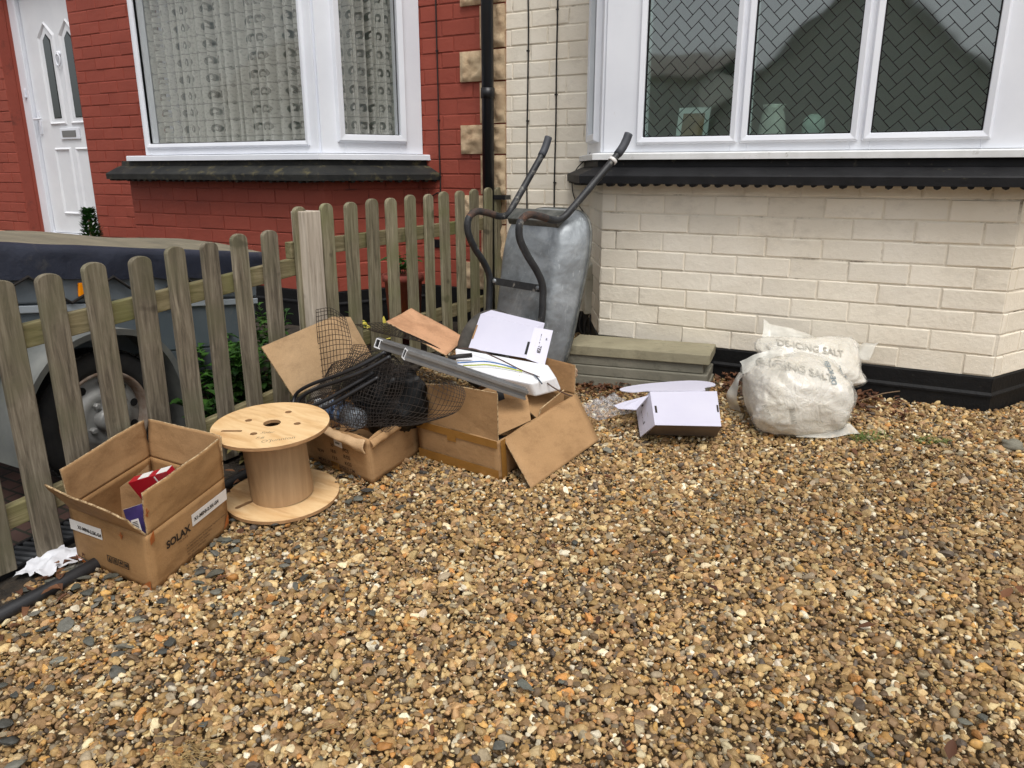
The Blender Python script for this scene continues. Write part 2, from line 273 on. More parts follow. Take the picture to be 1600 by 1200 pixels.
def lace():
    m, n, l, p = newmat('lace_curtain_net')
    tc = n.new('ShaderNodeTexCoord'); sp = n.new('ShaderNodeSeparateXYZ'); l.new(tc.outputs['UV'], sp.inputs[0])
    def mth(op, a, b=None):
        q = n.new('ShaderNodeMath'); q.operation = op
        for i, v in enumerate((a, b)):
            if v is None: continue
            if hasattr(v, 'is_output'): l.new(v, q.inputs[i])
            else: q.inputs[i].default_value = v
        return q.outputs[0]
    # rows of medallions: u, v repeat every 1, rows offset by half
    u, v = sp.outputs[0], sp.outputs[1]
    fu = mth('SUBTRACT', mth('FRACT', u), .5); fv = mth('SUBTRACT', mth('FRACT', v), .5)
    d2 = mth('SQRT', mth('ADD', mth('MULTIPLY', fu, fu), mth('MULTIPLY', mth('MULTIPLY', fv, fv), .8)))
    nz = tex(n, l, 7, coord='UV', detail=3, rough=.7)
    dd = mth('ADD', d2, mth('MULTIPLY', mth('SUBTRACT', nz.outputs[0], .5), .16))
    ring = mth('MULTIPLY', mth('GREATER_THAN', dd, .10), mth('LESS_THAN', dd, mth('ADD', .14, mth('MULTIPLY', nz.outputs[0], .2))))
    up_ = mth('GREATER_THAN', mth('ADD', fv, mth('MULTIPLY', mth('ABSOLUTE', fu), .8)), -.12)     # open crown shape
    hole = mth('MULTIPLY', ring, up_)
    gu = mth('SUBTRACT', mth('FRACT', mth('ADD', u, .5)), .5); gv = mth('SUBTRACT', mth('FRACT', mth('ADD', v, .5)), .5)
    dia = mth('LESS_THAN', mth('ADD', mth('ABSOLUTE', gu), mth('ABSOLUTE', gv)), .13)
    line = mth('LESS_THAN', mth('ABSOLUTE', gv), .03)
    allh = mth('MAXIMUM', hole, mth('MULTIPLY', mth('MAXIMUM', dia, line), .6))
    lo_ = tex(n, l, .35, coord='UV', detail=2); alpha = mth('SUBTRACT', .90, mth('MULTIPLY', allh, mth('ADD', .1, mth('MULTIPLY', lo_.outputs[0], 1.0))))
    alpha = mth('SUBTRACT', alpha, mth('MULTIPLY', mth('GREATER_THAN', nz.outputs[0], .56), .22))
    p.inputs['Base Color'].default_value = srgb(206, 205, 198); p.inputs['Roughness'].default_value = .9
    tl = n.new('ShaderNodeBsdfTranslucent'); tl.inputs[0].default_value = srgb(200, 198, 192)
    ms = n.new('ShaderNodeMixShader'); ms.inputs[0].default_value = .25; l.new(p.outputs[0], ms.inputs[1]); l.new(tl.outputs[0], ms.inputs[2])
    tr = n.new('ShaderNodeBsdfTransparent'); mx = n.new('ShaderNodeMixShader')
    l.new(alpha, mx.inputs[0]); l.new(tr.outputs[0], mx.inputs[1]); l.new(ms.outputs[0], mx.inputs[2]); l.new(mx.outputs[0], n['Material Output'].inputs[0])
    return m
M['lace'] = lace()
def salt():
    m, n, l, p = newmat('white_salt_sack')
    t = tex(n, l, 7, detail=6); r = ramp(n, [(.3, srgb(206, 198, 180)), (.55, srgb(222, 216, 204)), (.8, srgb(232, 229, 221))]); l.new(t.outputs[0], r.inputs[0])
    d = tex(n, l, 22, detail=7, rough=.75); rd = ramp(n, [(.66, (0, 0, 0)), (.76, (.6, .6, .6))]); l.new(d.outputs[0], rd.inputs[0])
    l.new(mixc(n, l, rd.outputs[0], r.outputs[0], srgb(150, 138, 118)), p.inputs['Base Color'])
    p.inputs['Roughness'].default_value = .32; p.inputs['Coat Weight'].default_value = .5; p.inputs['Coat Roughness'].default_value = .14
    p.inputs['Subsurface Weight'].default_value = .12; p.inputs['Subsurface Radius'].default_value = (.02, .015, .01)
    def crease(sc_, st, w):
        q = tex(n, l, sc_, st, detail=2, rough=.5, dist=2.2); m1 = n.new('ShaderNodeMath'); m1.operation = 'SUBTRACT'; m1.inputs[1].default_value = .5; l.new(q.outputs[0], m1.inputs[0])
        m2 = n.new('ShaderNodeMath'); m2.operation = 'ABSOLUTE'; l.new(m1.outputs[0], m2.inputs[0]); m3 = n.new('ShaderNodeMath'); m3.operation = 'MULTIPLY'; m3.inputs[1].default_value = w; l.new(m2.outputs[0], m3.inputs[0]); return m3.outputs[0]
    ad = n.new('ShaderNodeMath'); ad.operation = 'ADD'; l.new(crease(9, (1, 1, .7), 3.2), ad.inputs[0]); l.new(crease(24, (1, .8, 1), 1.3), ad.inputs[1])
    b = n.new('ShaderNodeBump'); b.inputs['Distance'].default_value = .0055; b.inputs['Strength'].default_value = .8; l.new(ad.outputs[0], b.inputs['Height']); l.new(b.outputs[0], p.inputs['Normal'])
    return m
M['salt'] = salt()
def attrmat(name, rough, bump):
    m, n, l, p = newmat(name)
    a = n.new('ShaderNodeAttribute'); a.attribute_name = 'tone'
    t = tex(n, l, 140, detail=4); r = ramp(n, [(.3, (.78, .78, .78)), (.7, (1.15, 1.15, 1.15))]); l.new(t.outputs[0], r.inputs[0])
    l.new(mixc(n, l, 1.0, a.outputs['Color'], r.outputs[0], 'MULTIPLY'), p.inputs['Base Color'])
    p.inputs['Roughness'].default_value = rough; p.inputs['Specular IOR Level'].default_value = .35
    b = n.new('ShaderNodeBump'); b.inputs['Distance'].default_value = bump; bt = tex(n, l, 260, detail=3); l.new(bt.outputs[0], b.inputs['Height']); l.new(b.outputs[0], p.inputs['Normal'])
    return m
M['gravel'] = attrmat('gravel_stone', .62, .0006)
def paving():
    m, n, l, p = newmat('old_block_paving')
    tc = n.new('ShaderNodeTexCoord'); bk = n.new('ShaderNodeTexBrick'); bk.inputs['Scale'].default_value = 5
    bk.inputs['Color1'].default_value = srgb(96, 66, 56); bk.inputs['Color2'].default_value = srgb(78, 58, 52); bk.inputs['Mortar'].default_value = srgb(48, 46, 36); bk.inputs['Mortar Size'].default_value = .025
    l.new(tc.outputs['Object'], bk.inputs['Vector'])
    t = tex(n, l, 8); r = ramp(n, [(.35, (.7, .7, .7)), (.7, (1.1, 1.1, 1.1))]); l.new(t.outputs[0], r.inputs[0])
    l.new(mixc(n, l, 1.0, bk.outputs[0], r.outputs[0], 'MULTIPLY'), p.inputs['Base Color']); p.inputs['Roughness'].default_value = .9
    b = n.new('ShaderNodeBump'); b.inputs['Distance'].default_value = .006; b.invert = True; l.new(bk.outputs['Fac'], b.inputs['Height']); l.new(b.outputs[0], p.inputs['Normal'])
    return m
M['paving'] = paving()

# ------------------------------------------------------------------ mesh helpers
class MB:
    def __init__(s): s.v = []; s.f = []; s.m = []; s.s = []
    def add(s, vs, fs, m=0, smooth=False):
        o = len(s.v); s.v += [tuple(p) for p in vs]
        for f in fs: s.f.append(tuple(i + o for i in f)); s.m.append(m); s.s.append(smooth)
    def hexa(s, p, m=0):               # 8 corners: 4 bottom ccw, 4 top ccw
        s.add(p, [(3, 2, 1, 0), (4, 5, 6, 7), (0, 1, 5, 4), (1, 2, 6, 5), (2, 3, 7, 6), (3, 0, 4, 7)], m)
    def box(s, a, b, m=0):
        (x0, y0, z0), (x1, y1, z1) = a, b
        s.hexa([(x0, y0, z0), (x1, y0, z0), (x1, y1, z0), (x0, y1, z0), (x0, y0, z1), (x1, y0, z1), (x1, y1, z1), (x0, y1, z1)], m)
    def obox(s, c, X, Y, Z, m=0):      # centre and three half-axis vectors
        c, X, Y, Z = V(c), V(X), V(Y), V(Z)
        s.hexa([c - X - Y - Z, c + X - Y - Z, c + X + Y - Z, c - X + Y - Z, c - X - Y + Z, c + X - Y + Z, c + X + Y + Z, c - X + Y + Z], m)
    def sheet(s, pts, t, m=0, medge=None):   # planar polygon given a thickness t along its normal
        pts = [V(p) for p in pts]; n = len(pts)
        nn = V((0, 0, 0))
        for i in range(n): nn += pts[i].cross(pts[(i + 1) % n])
        nn.normalize()
        top = [p + nn * t / 2 for p in pts]; bot = [p - nn * t / 2 for p in pts]
        o = len(s.v); s.v += [tuple(p) for p in top + bot]
        s.f.append(tuple(o + i for i in range(n))); s.m.append(m); s.s.append(False)
        s.f.append(tuple(o + n + i for i in reversed(range(n)))); s.m.append(m); s.s.append(False)
        for i in range(n):
            j = (i + 1) % n; s.f.append((o + i, o + n + i, o + n + j, o + j)); s.m.append(m if medge is None else medge); s.s.append(False)
    def tube(s, pts, r, seg=8, m=0, closed=False, rads=None, caps=True):
        pts = [V(p) for p in pts]; n = len(pts); o = len(s.v)
        up = None; rings = []
        for i in range(n):
            a = pts[(i - 1) % n] if closed or i > 0 else pts[i]; b = pts[(i + 1) % n] if closed or i < n - 1 else pts[i]
            t = (b - a)
            t = t.normalized() if t.length > 1e-9 else V((0, 0, 1))
            if up is None: up = V((0, 0, 1)) if abs(t.z) < .9 else V((1, 0, 0))
            x = t.cross(up)
            if x.length < 1e-6: x = t.cross(V((.3, .8, .5)))
            x.normalize(); y = x.cross(t).normalized(); up = y
            rr = rads[i] if rads else r
            rings.append([pts[i] + x * rr * math.cos(2 * math.pi * k / seg) + y * rr * math.sin(2 * math.pi * k / seg) for k in range(seg)])
        for q in rings: s.v += [tuple(p) for p in q]
        for i in range(n if closed else n - 1):
            j = (i + 1) % n
            for k in range(seg):
                k2 = (k + 1) % seg
                s.f.append((o + i * seg + k, o + i * seg + k2, o + j * seg + k2, o + j * seg + k)); s.m.append(m); s.s.append(True)
        if caps and not closed:
            s.f.append(tuple(o + k for k in reversed(range(seg)))); s.m.append(m); s.s.append(False)
            s.f.append(tuple(o + (n - 1) * seg + k for k in range(seg))); s.m.append(m); s.s.append(False)
    def lathe(s, prof, O, Z, seg=32, m=0, smooth=True, X=None):   # prof: (radius, height) pairs
        O, Z = V(O), V(Z).normalized(); X = V(X).normalized() if X else (Z.orthogonal().normalized()); Y = Z.cross(X)
        o = len(s.v)
        for (r, h) in prof:
            for k in range(seg):
                a = 2 * math.pi * k / seg; s.v.append(tuple(O + Z * h + (X * math.cos(a) + Y * math.sin(a)) * r))
        for i in range(len(prof) - 1):
            for k in range(seg):
                k2 = (k + 1) % seg; s.f.append((o + i * seg + k, o + i * seg + k2, o + (i + 1) * seg + k2, o + (i + 1) * seg + k)); s.m.append(m); s.s.append(smooth)
    def disc(s, O, Z, r, m=0, seg=24):
        O, Z = V(O), V(Z).normalized(); X = Z.orthogonal().normalized(); Y = Z.cross(X)
        s.add([O + (X * math.cos(2 * math.pi * k / seg) + Y * math.sin(2 * math.pi * k / seg)) * r for k in range(seg)], [tuple(range(seg))], m)
    def grid(s, fn, nu, nv, m=0, smooth=True, closed_u=False):
        o = len(s.v)
        for j in range(nv + 1):
            for i in range(nu + 1): s.v.append(tuple(fn(i / nu, j / nv)))
        for j in range(nv):
            for i in range(nu):
                a = o + j * (nu + 1) + i; s.f.append((a, a + 1, a + nu + 2, a + nu + 1)); s.m.append(m); s.s.append(smooth)
    def build(s, name, mats, parent=None, bevel=0, seg=2, solid=0, at=None):
        me = bpy.data.meshes.new(name); me.from_pydata(s.v, [], s.f)
        for mt in (mats if isinstance(mats, (list, tuple)) else [mats]): me.materials.append(M[mt] if isinstance(mt, str) else mt)
        me.polygons.foreach_set('material_index', s.m); me.polygons.foreach_set('use_smooth', s.s); me.update()
        o = bpy.data.objects.new(name, me); C.objects.link(o)
        if parent: o.parent = parent; o.matrix_parent_inverse = Matrix.Translation(-V(parent.location)) if parent.type == 'EMPTY' else Matrix()
        if at is not None:
            me.transform(Matrix.Translation(-V(at))); o.location = at
        if solid:
            md = o.modifiers.new('solid', 'SOLIDIFY'); md.thickness = solid; md.offset = 0
        if bevel:
            md = o.modifiers.new('bevel', 'BEVEL'); md.width = bevel; md.segments = seg; md.limit_method = 'ANGLE'; md.angle_limit = R(40)
        return o
def mb(): return MB()
def thing(name, label, cat, loc, group=None):
    o = bpy.data.objects.new(name, None); C.objects.link(o); o.location = loc; o.empty_display_size = .1
    tag(o, label, cat, group); return o
def tag(o, label=None, cat=None, group=None, kind=None):
    if label: o['label'] = label
    if cat: o['category'] = cat
    if group: o['group'] = group
    if kind: o['kind'] = kind
    return o
def spline(pts, n=8, closed=False):
    pts = [V(p) for p in pts]; out = []; N = len(pts)
    for i in range(N if closed else N - 1):
        if closed: p0, p1, p2, p3 = pts[i - 1], pts[i], pts[(i + 1) % N], pts[(i + 2) % N]
        else: p0, p1, p2, p3 = pts[max(i - 1, 0)], pts[i], pts[i + 1], pts[min(i + 2, N - 1)]
        for k in range(n):
            t = k / n
            out.append(.5 * ((2 * p1) + (p2 - p0) * t + (2 * p0 - 5 * p1 + 4 * p2 - p3) * t * t + (3 * p1 - p0 - 3 * p2 + p3) * t ** 3))
    if not closed: out.append(pts[-1])
    return out
def text(name, body, size, O, X, Y, mat, parent, align='LEFT', shear=0, bold=0, project=None):
    cu = bpy.data.curves.new(name, 'FONT'); cu.body = body; cu.size = size; cu.align_x = align; cu.shear = shear; cu.offset = bold; cu.resolution_u = 3
    to = bpy.data.objects.new(name, cu); C.objects.link(to)
    dg = bpy.context.evaluated_depsgraph_get(); me = bpy.data.meshes.new_from_object(to.evaluated_get(dg))
    C.objects.unlink(to); bpy.data.objects.remove(to)
    O, X, Y = V(O), V(X), V(Y)
    if project:
        bm = bmesh.new(); bm.from_mesh(me); bmesh.ops.triangulate(bm, faces=bm.faces); bmesh.ops.subdivide_edges(bm, edges=[e for e in bm.edges if e.calc_length() > size * .25], cuts=2); bm.to_mesh(me); bm.free()
    lost = []
    for v in me.vertices:
        p = O + X * v.co.x + Y * v.co.y
        if project:
            tree, d = project; h = tree.ray_cast(p, d)
            if h[0] is not None: p = h[0] - d * .0025
            else: lost.append(v.index)
        v.co = p
    if project:
        bm = bmesh.new(); bm.from_mesh(me); bm.verts.ensure_lookup_table(); bmesh.ops.delete(bm, geom=[bm.verts[i] for i in lost], context='VERTS')
        bmesh.ops.delete(bm, geom=[e for e in bm.edges if e.calc_length() > size * .8], context='EDGES'); bm.to_mesh(me); bm.free()
    me.materials.clear(); me.materials.append(M[mat]); me.name = name
    o = bpy.data.objects.new(name, me); C.objects.link(o)
    if parent: o.parent = parent; o.matrix_parent_inverse = Matrix.Translation(-V(parent.location)) if parent.type == 'EMPTY' else Matrix()
    return o
# ------------------------------------------------------------------ the setting
random.seed(4); rnd = random.uniform
b = mb()
xs = [-300, -60, -12, -6, -2.26, -2.1, 6, 12, 60, 300]; ys = [-300, -40, -12, -6, -3, -1, 0, .5, 1, 1.5, 2, 2.5, 3, 3.4, 4.3, 12, 60, 300]
o0 = [(x, y, g(y) - .012) for y in ys for x in xs]; nx = len(xs)
o0 = [(x, y, z - .02) for x, y, z in o0]
b.add(o0, [(j * nx + i, j * nx + i + 1, (j + 1) * nx + i + 1, (j + 1) * nx + i) for j in range(len(ys) - 1) for i in range(nx - 1)])
tag(b.build('ground', 'ground'), kind='structure')
b = mb(); ysn = [-3, -1, 0, .5, 1, 1.5, 2, 2.3]
b.add([(x, y, g(y) - .004) for y in ysn for x in (-8, -2.36)], [(2 * i, 2 * i + 1, 2 * i + 3, 2 * i + 2) for i in range(len(ysn) - 1)])
tag(b.build('neighbour_paving', 'paving'), kind='structure')
b = mb()
b.grid(lambda u, v: (-8 + u * 5.84, 2.3 + v * 1.62, g(2.3 + v * 1.62) + .004 + .03 * noise.noise((u * 17, v * 9, 0)) * min(1, v * 4)), 60, 24)
tag(b.build('soil_bed', 'soil'), kind='structure')
b = mb()
b.add([(-2.36, y, g(y) + .002) for y in ysn] + [(-2.08, y, g(y) + .002) for y in ysn], [(i, i + 8, i + 9, i + 1) for i in range(7)])
tag(b.build('soil_strip', 'soil'), kind='structure')
b = mb(); b.box((-300, -13.5, -.575), (300, -8, -.56)); tag(b.build('road', pm('asphalt', srgb(62, 62, 64), srgb(74, 74, 76), 20, .9)), kind='structure')

# gravel: every stone is a small faceted pebble with its own tone, all in one object
def make_gravel():
    rs = np.random.RandomState(7)
    def ico(sub_):
        bm = bmesh.new(); bmesh.ops.create_icosphere(bm, subdivisions=sub_, radius=1); bm.verts.ensure_lookup_table()
        v = np.array([q.co[:] for q in bm.verts]); f = np.array([[q.index for q in fc.verts] for fc in bm.faces]); bm.free(); return v, f
    hv, hf = ico(2); lv, lf = ico(1)
    def variants(v, K, flat):
        out = []
        for k in range(K):
            p = v * np.array([1, rs.uniform(.52, .92), rs.uniform(.38, .66) if not flat else rs.uniform(.12, .2)])
            for c in range(rs.randint(6, 12)):
                nn = rs.normal(size=3); nn /= np.linalg.norm(nn); ext = np.max(p @ nn); d = ext * rs.uniform(.5, .85)
                t = p @ nn; over = t > d; p[over] -= np.outer(t[over] - d, nn)
            p += rs.normal(size=p.shape) * .02
            out.append(p)
        return np.array(out)
    VH = variants(hv, 30, False); VL = variants(lv, 20, False); VF = variants(hv, 12, True)
    pal = np.array([srgb(*c)[:3] for c in [(178, 146, 96), (160, 128, 82), (140, 112, 76), (194, 162, 112), (206, 178, 126), (224, 206, 166), (236, 224, 196), (118, 98, 74), (150, 134, 108), (172, 156, 128), (194, 138, 78), (208, 162, 94), (100, 88, 76), (166, 134, 98), (182, 146, 102), (148, 116, 80), (214, 188, 140)]])
    pw = np.array([12, 12, 9, 10, 7, 5.5, 3.4, 6, 5, 4, 3.2, 3.4, 3.4, 6, 9, 9, 5.]); pw /= pw.sum()
    slate = np.array([srgb(*c)[:3] for c in [(92, 93, 86), (104, 104, 95), (116, 114, 103), (80, 80, 75)]])
    pos = []; size = []; kind = []
    def layer(sp, x0, x1, y0, y1, zj, mean, keep=1.0):
        X, Y = np.meshgrid(np.arange(x0, x1, sp), np.arange(y0, y1, sp)); X = X.ravel(); Y = Y.ravel(); n = len(X)
        X = X + rs.uniform(-.6, .6, n) * sp; Y = Y + rs.uniform(-.6, .6, n) * sp
        k = rs.rand(n) < keep; X, Y = X[k], Y[k]; n = len(X)
        s = np.clip(mean * np.exp(rs.normal(0, .38, n)), .0035, .023)
        zg = np.where(Y > 3.4, .323, SLOPE * Y)
        und = .004 * np.sin(X * 3.1 + 1.2 * np.sin(Y * 2.3)) + .003 * np.sin(Y * 4.7 + X * 2.2)
        Z = zg + und - .006 + rs.uniform(0, zj, n) 
        pos.append(np.stack([X, Y, Z], 1)); size.append(s); kind.append(np.zeros(n, int))
    layer(.0128, -2.13, 2.3, -.2, 3.96, .006, .0095)
    layer(.0205, -2.10, 2.3, -.2, 3.9, .012, .0094)
    nfine = sum(len(p) for p in pos); layer(.0105, -2.10, 1.9, .2, 3.9, .008, .0046, .6)
    n_f = len(pos[-1])
    # grey slate shards, thickest along the fence
    n = 430; X = -2.1 + np.abs(rs.normal(0, .42, n)); Y = rs.uniform(.1, 3.3, n)
    keep = rs.rand(n) < np.exp(-np.maximum(0, Y - 1.6) * .9); X, Y = X[keep], Y[keep]; n = len(X)
    pos.append(np.stack([X, Y, SLOPE * Y + .008 + rs.uniform(0, .008, n)], 1)); size.append(np.clip(rs.normal(.019, .007, n), .009, .036)); kind.append(np.ones(n, int))
    n = 110; X = rs.uniform(-1.9, 1.4, n); Y = rs.uniform(.1, 3.3, n)
    pos.append(np.stack([X, Y, SLOPE * Y + .010 + rs.uniform(0, .006, n)], 1)); size.append(np.clip(rs.normal(.014, .005, n), .008, .026)); kind.append(np.ones(n, int))
    pos = np.concatenate(pos); size = np.concatenate(size); kind = np.concatenate(kind)
    # nothing inside the house or its bay, nor on the neighbour's side
    x, y = pos[:, 0], pos[:, 1]
    inbay = (y > 3.39) & (x > -1.36 - (y - 3.4) * .55 - .02) & (x < .3 + (y - 3.4) * .55 + .02)
    isf = np.zeros(len(pos), bool); isf[nfine:nfine + n_f] = True
    keep = ~inbay & (y < 3.95) & (x > -2.14); pos, size, kind, isf = pos[keep], size[keep], kind[keep], isf[keep]
    # camera-facing band gets the finer pebble
    cz = np.hypot(pos[:, 0], pos[:, 1]); az = np.degrees(np.arctan2(-pos[:, 0], pos[:, 1]))
    fine = (az > -16) & (az < 78) & (pos[:, 1] > .25) & ~isf
    N = len(pos)
    def rot(n, tilt):
        a = rs.uniform(0, 2 * np.pi, n); b_ = rs.normal(0, tilt, n); c = rs.uniform(0, 2 * np.pi, n)
        ca, sa, cb, sb, cc, sc_ = np.cos(a), np.sin(a), np.cos(b_), np.sin(b_), np.cos(c), np.sin(c)
        Rz = np.zeros((n, 3, 3)); Rz[:, 0, 0] = ca; Rz[:, 0, 1] = -sa; Rz[:, 1, 0] = sa; Rz[:, 1, 1] = ca; Rz[:, 2, 2] = 1
        Rx = np.zeros((n, 3, 3)); Rx[:, 0, 0] = 1; Rx[:, 1, 1] = cb; Rx[:, 1, 2] = -sb; Rx[:, 2, 1] = sb; Rx[:, 2, 2] = cb
        Rc = np.zeros((n, 3, 3)); Rc[:, 0, 0] = cc; Rc[:, 0, 1] = -sc_; Rc[:, 1, 0] = sc_; Rc[:, 1, 1] = cc; Rc[:, 2, 2] = 1
        return Rz @ Rx @ Rc
    vs = []; fs = []; cols = []; smo = []; off = 0
    for mask, VV, ff, tilt, isl in ((fine & (kind == 0), VH, hf, .5, 0), (~fine & (kind == 0), VL, lf, .5, 0), (kind == 1, VF, hf, .18, 1)):
        idx = np.where(mask)[0]; n = len(idx)
        if not n: continue
        sh = VV[rs.randint(0, len(VV), n)] * size[idx][:, None, None]
        p = np.einsum('nij,nkj->nki', rot(n, tilt), sh) + pos[idx][:, None, :]
        vs.append(p.reshape(-1, 3)); k = p.shape[1]
        fs.append((ff[None] + (np.arange(n) * k)[:, None, None] + off).reshape(-1, 3)); off += n * k
        col = slate[rs.randint(0, len(slate), n)] if isl else pal[rs.choice(len(pal), n, p=pw)]
        gy = col.mean(1, keepdims=True); col = (gy + (col - gy) * 1.0) * .86 * rs.uniform(.68, 1.26, (n, 1)); px_ = pos[idx]; col = col * (1 + .10 * np.sin(px_[:, :1] * 2.3 + 1.7 * np.sin(px_[:, 1:2] * 1.9)) * np.sin(px_[:, 1:2] * 2.9 + .8) + .05 * np.sin(px_[:, :1] * 7.1 - px_[:, 1:2] * 5.3)) * (1 + rs.normal(0, .012, (n, 3)))
        cols.append(np.repeat(col, k, 0)); smo.append(np.repeat(rs.rand(n) < .45, len(ff)))
    vs = np.concatenate(vs).astype(np.float32); fs = np.concatenate(fs).astype(np.int32); cols = np.concatenate(cols).astype(np.float32); smo = np.concatenate(smo)
    me = bpy.data.meshes.new('gravel'); me.vertices.add(len(vs)); me.vertices.foreach_set('co', vs.ravel())
    me.loops.add(fs.size); me.loops.foreach_set('vertex_index', fs.ravel())
    me.polygons.add(len(fs)); me.polygons.foreach_set('loop_start', np.arange(0, fs.size, 3, dtype=np.int32)); me.polygons.foreach_set('use_smooth', smo)
    at = me.attributes.new('tone', 'FLOAT_COLOR', 'POINT'); at.data.foreach_set('color', np.concatenate([np.clip(cols, .01, .9), np.ones((len(cols), 1), np.float32)], 1).astype(np.float32).ravel())
    me.update(); me.materials.append(M['gravel'])
    o = bpy.data.objects.new('gravel', me); C.objects.link(o); tag(o, 'brown and buff pea gravel covering the drive', 'gravel', kind='stuff')
    print('stones', N, 'tris', len(fs))
make_gravel()

# ------------------------------------------------------------------ the two houses
COURSE, BL, MT = .0843, .226, .0055
def brick_run(bm_, A, B, z0, z1, holes=(), phase=0., seed=0, n_out=.004, thick=.09):
    """painted brickwork from A to B (plan points, outside on the right hand walking A->B); every brick stands proud of its joints"""
    rs = random.Random(seed)
    A, B = V((A[0], A[1], 0)), V((B[0], B[1], 0)); D = (B - A); Ln = D.length; D.normalize(); N = V((D.y, -D.x, 0))
    P = lambda s, z, n: A + D * s + N * n + V((0, 0, z))
    # backing with openings: split in vertical strips
    cuts = sorted({0, Ln, *[max(0, min(Ln, q)) for h in holes for q in h[:2]]})
    for s0, s1 in zip(cuts, cuts[1:]):
        if s1 - s0 < 1e-5: continue
        mid = (s0 + s1) / 2; spans = [(z0, z1)]
        for h in holes:
            if h[0] < mid < h[1]:
                ns = []
                for a, c in spans:
                    if h[2] > a: ns.append((a, min(c, h[2])))
                    if h[3] < c: ns.append((max(a, h[3]), c))
                spans = [q for q in ns if q[1] > q[0] + 1e-5]
        for a, c in spans:
            bm_.hexa([P(s0, a, 0), P(s1, a, 0), P(s1, a, -thick), P(s0, a, -thick), P(s0, c, 0), P(s1, c, 0), P(s1, c, -thick), P(s0, c, -thick)]); tones.extend([.915] * 8)
    k = 0; z = z0
    while z < z1 - .01:
        zt = min(z + COURSE, z1); s = -BL * ((.5 if k % 2 else 0) + phase) - rs.uniform(0, .02)
        while s < Ln:
            L_ = BL * rs.choice([1, 1, 1, 1, 1, .98, 1.02]); a, c = s, s + L_; s += L_
            segs = [(max(a, 0), min(c, Ln))]
            for h in holes:
                if z < h[3] - .01 and zt > h[2] + .01:
                    ns = []
                    for p, q in segs:
                        if h[1] <= p or h[0] >= q: ns.append((p, q)); continue
                        if h[0] > p: ns.append((p, h[0]))
                        if h[1] < q: ns.append((h[1], q))
                    segs = ns
            for p, q in segs:
                if q - p < .025: continue
                j = lambda m: rs.uniform(-m, m)
                h0, h1 = p + MT / 2 * (p > 0), q - MT / 2 * (q < Ln); e = .0045; no = n_out + j(.0022)
                zz0, zz1 = z + MT / 2 + j(.0012), zt - MT / 2 + j(.0012)
                o4 = [(h0, zz0), (h1, zz0 + j(.0015)), (h1, zz1 + j(.0015)), (h0, zz1)]
                jj = [(j(.0016), j(.0016)) for _ in range(4)]; sg = [(1, 1), (-1, 1), (-1, -1), (1, -1)]
                out = [P(o4[i][0], o4[i][1], -.001) for i in range(4)]
                m1 = [P(o4[i][0] + sg[i][0] * e * .3 * (0 < p or i in (1, 2)), o4[i][1] + sg[i][1] * e * .3, no * .65) for i in range(4)]
                inn = [P(o4[i][0] + sg[i][0] * e + jj[i][0], o4[i][1] + sg[i][1] * e + jj[i][1], no + j(.0012)) for i in range(4)]
                fs = [(8, 9, 10, 11)]
                for i in range(4): n_ = (i + 1) % 4; fs += [(i, n_, n_ + 4, i + 4), (i + 4, n_ + 4, n_ + 8, i + 8)]
                bm_.add(out + m1 + inn, fs); tn = rs.uniform(.945, 1.04); tones.extend([tn] * 12)
        z += COURSE; k += 1
tones = []
def wall_mesh(name, mat, parent, runs):
    global tones
    tones = []; b = mb()
    for i, r in enumerate(runs): brick_run(b, *r[:4], **(r[4] if len(r) > 4 else {}), seed=hash(name) % 97 + i * 13 if False else len(name) * 7 + i * 13)
    o = b.build(name, mat, parent); me = o.data
    at = me.attributes.new('tone', 'FLOAT_COLOR', 'POINT'); at.data.foreach_set('color', np.repeat(np.array(tones, np.float32)[:, None], 4, 1).ravel())
    return o
YW, YB = 3.95, 3.40
def offset_poly(poly, d):
    out = []
    for i, p in enumerate(poly):
        ns = []
        for a, c in ((i - 1, i), (i, i + 1)):
            if a < 0 or c >= len(poly): continue
            D = V((poly[c][0] - poly[a][0], poly[c][1] - poly[a][1])).normalized(); ns.append(V((D.y, -D.x)))
        if len(ns) == 1:
            # ends slide along the main wall
            n_ = ns[0]; q = V(p) + n_ * d; D = V((-n_.y, n_.x)); t = (p[1] - q.y) / D.y if abs(D.y) > 1e-6 else 0; out.append(q + D * t)
        else:
            m_ = (ns[0] + ns[1]).normalized(); out.append(V(p) + m_ * d / m_.dot(ns[0]))
    return out
def ribbon(b, poly, rows, m=0):       # rows: (offset, z); lofts a moulding along the plan polyline
    R_ = [[(q.x, q.y, z) for q in offset_poly(poly, d)] for d, z in rows]
    n = len(poly); o = len(b.v)
    for r in R_: b.v += r
    for j in range(len(rows) - 1):
        for i in range(n - 1): b.f.append((o + j * n + i, o + j * n + i + 1, o + (j + 1) * n + i + 1, o + (j + 1) * n + i)); b.m.append(m); b.s.append(False)
    for e in (0, n - 1): b.f.append(tuple(o + j * n + e for j in (range(len(rows)) if e else reversed(range(len(rows)))))); b.m.append(m); b.s.append(False)
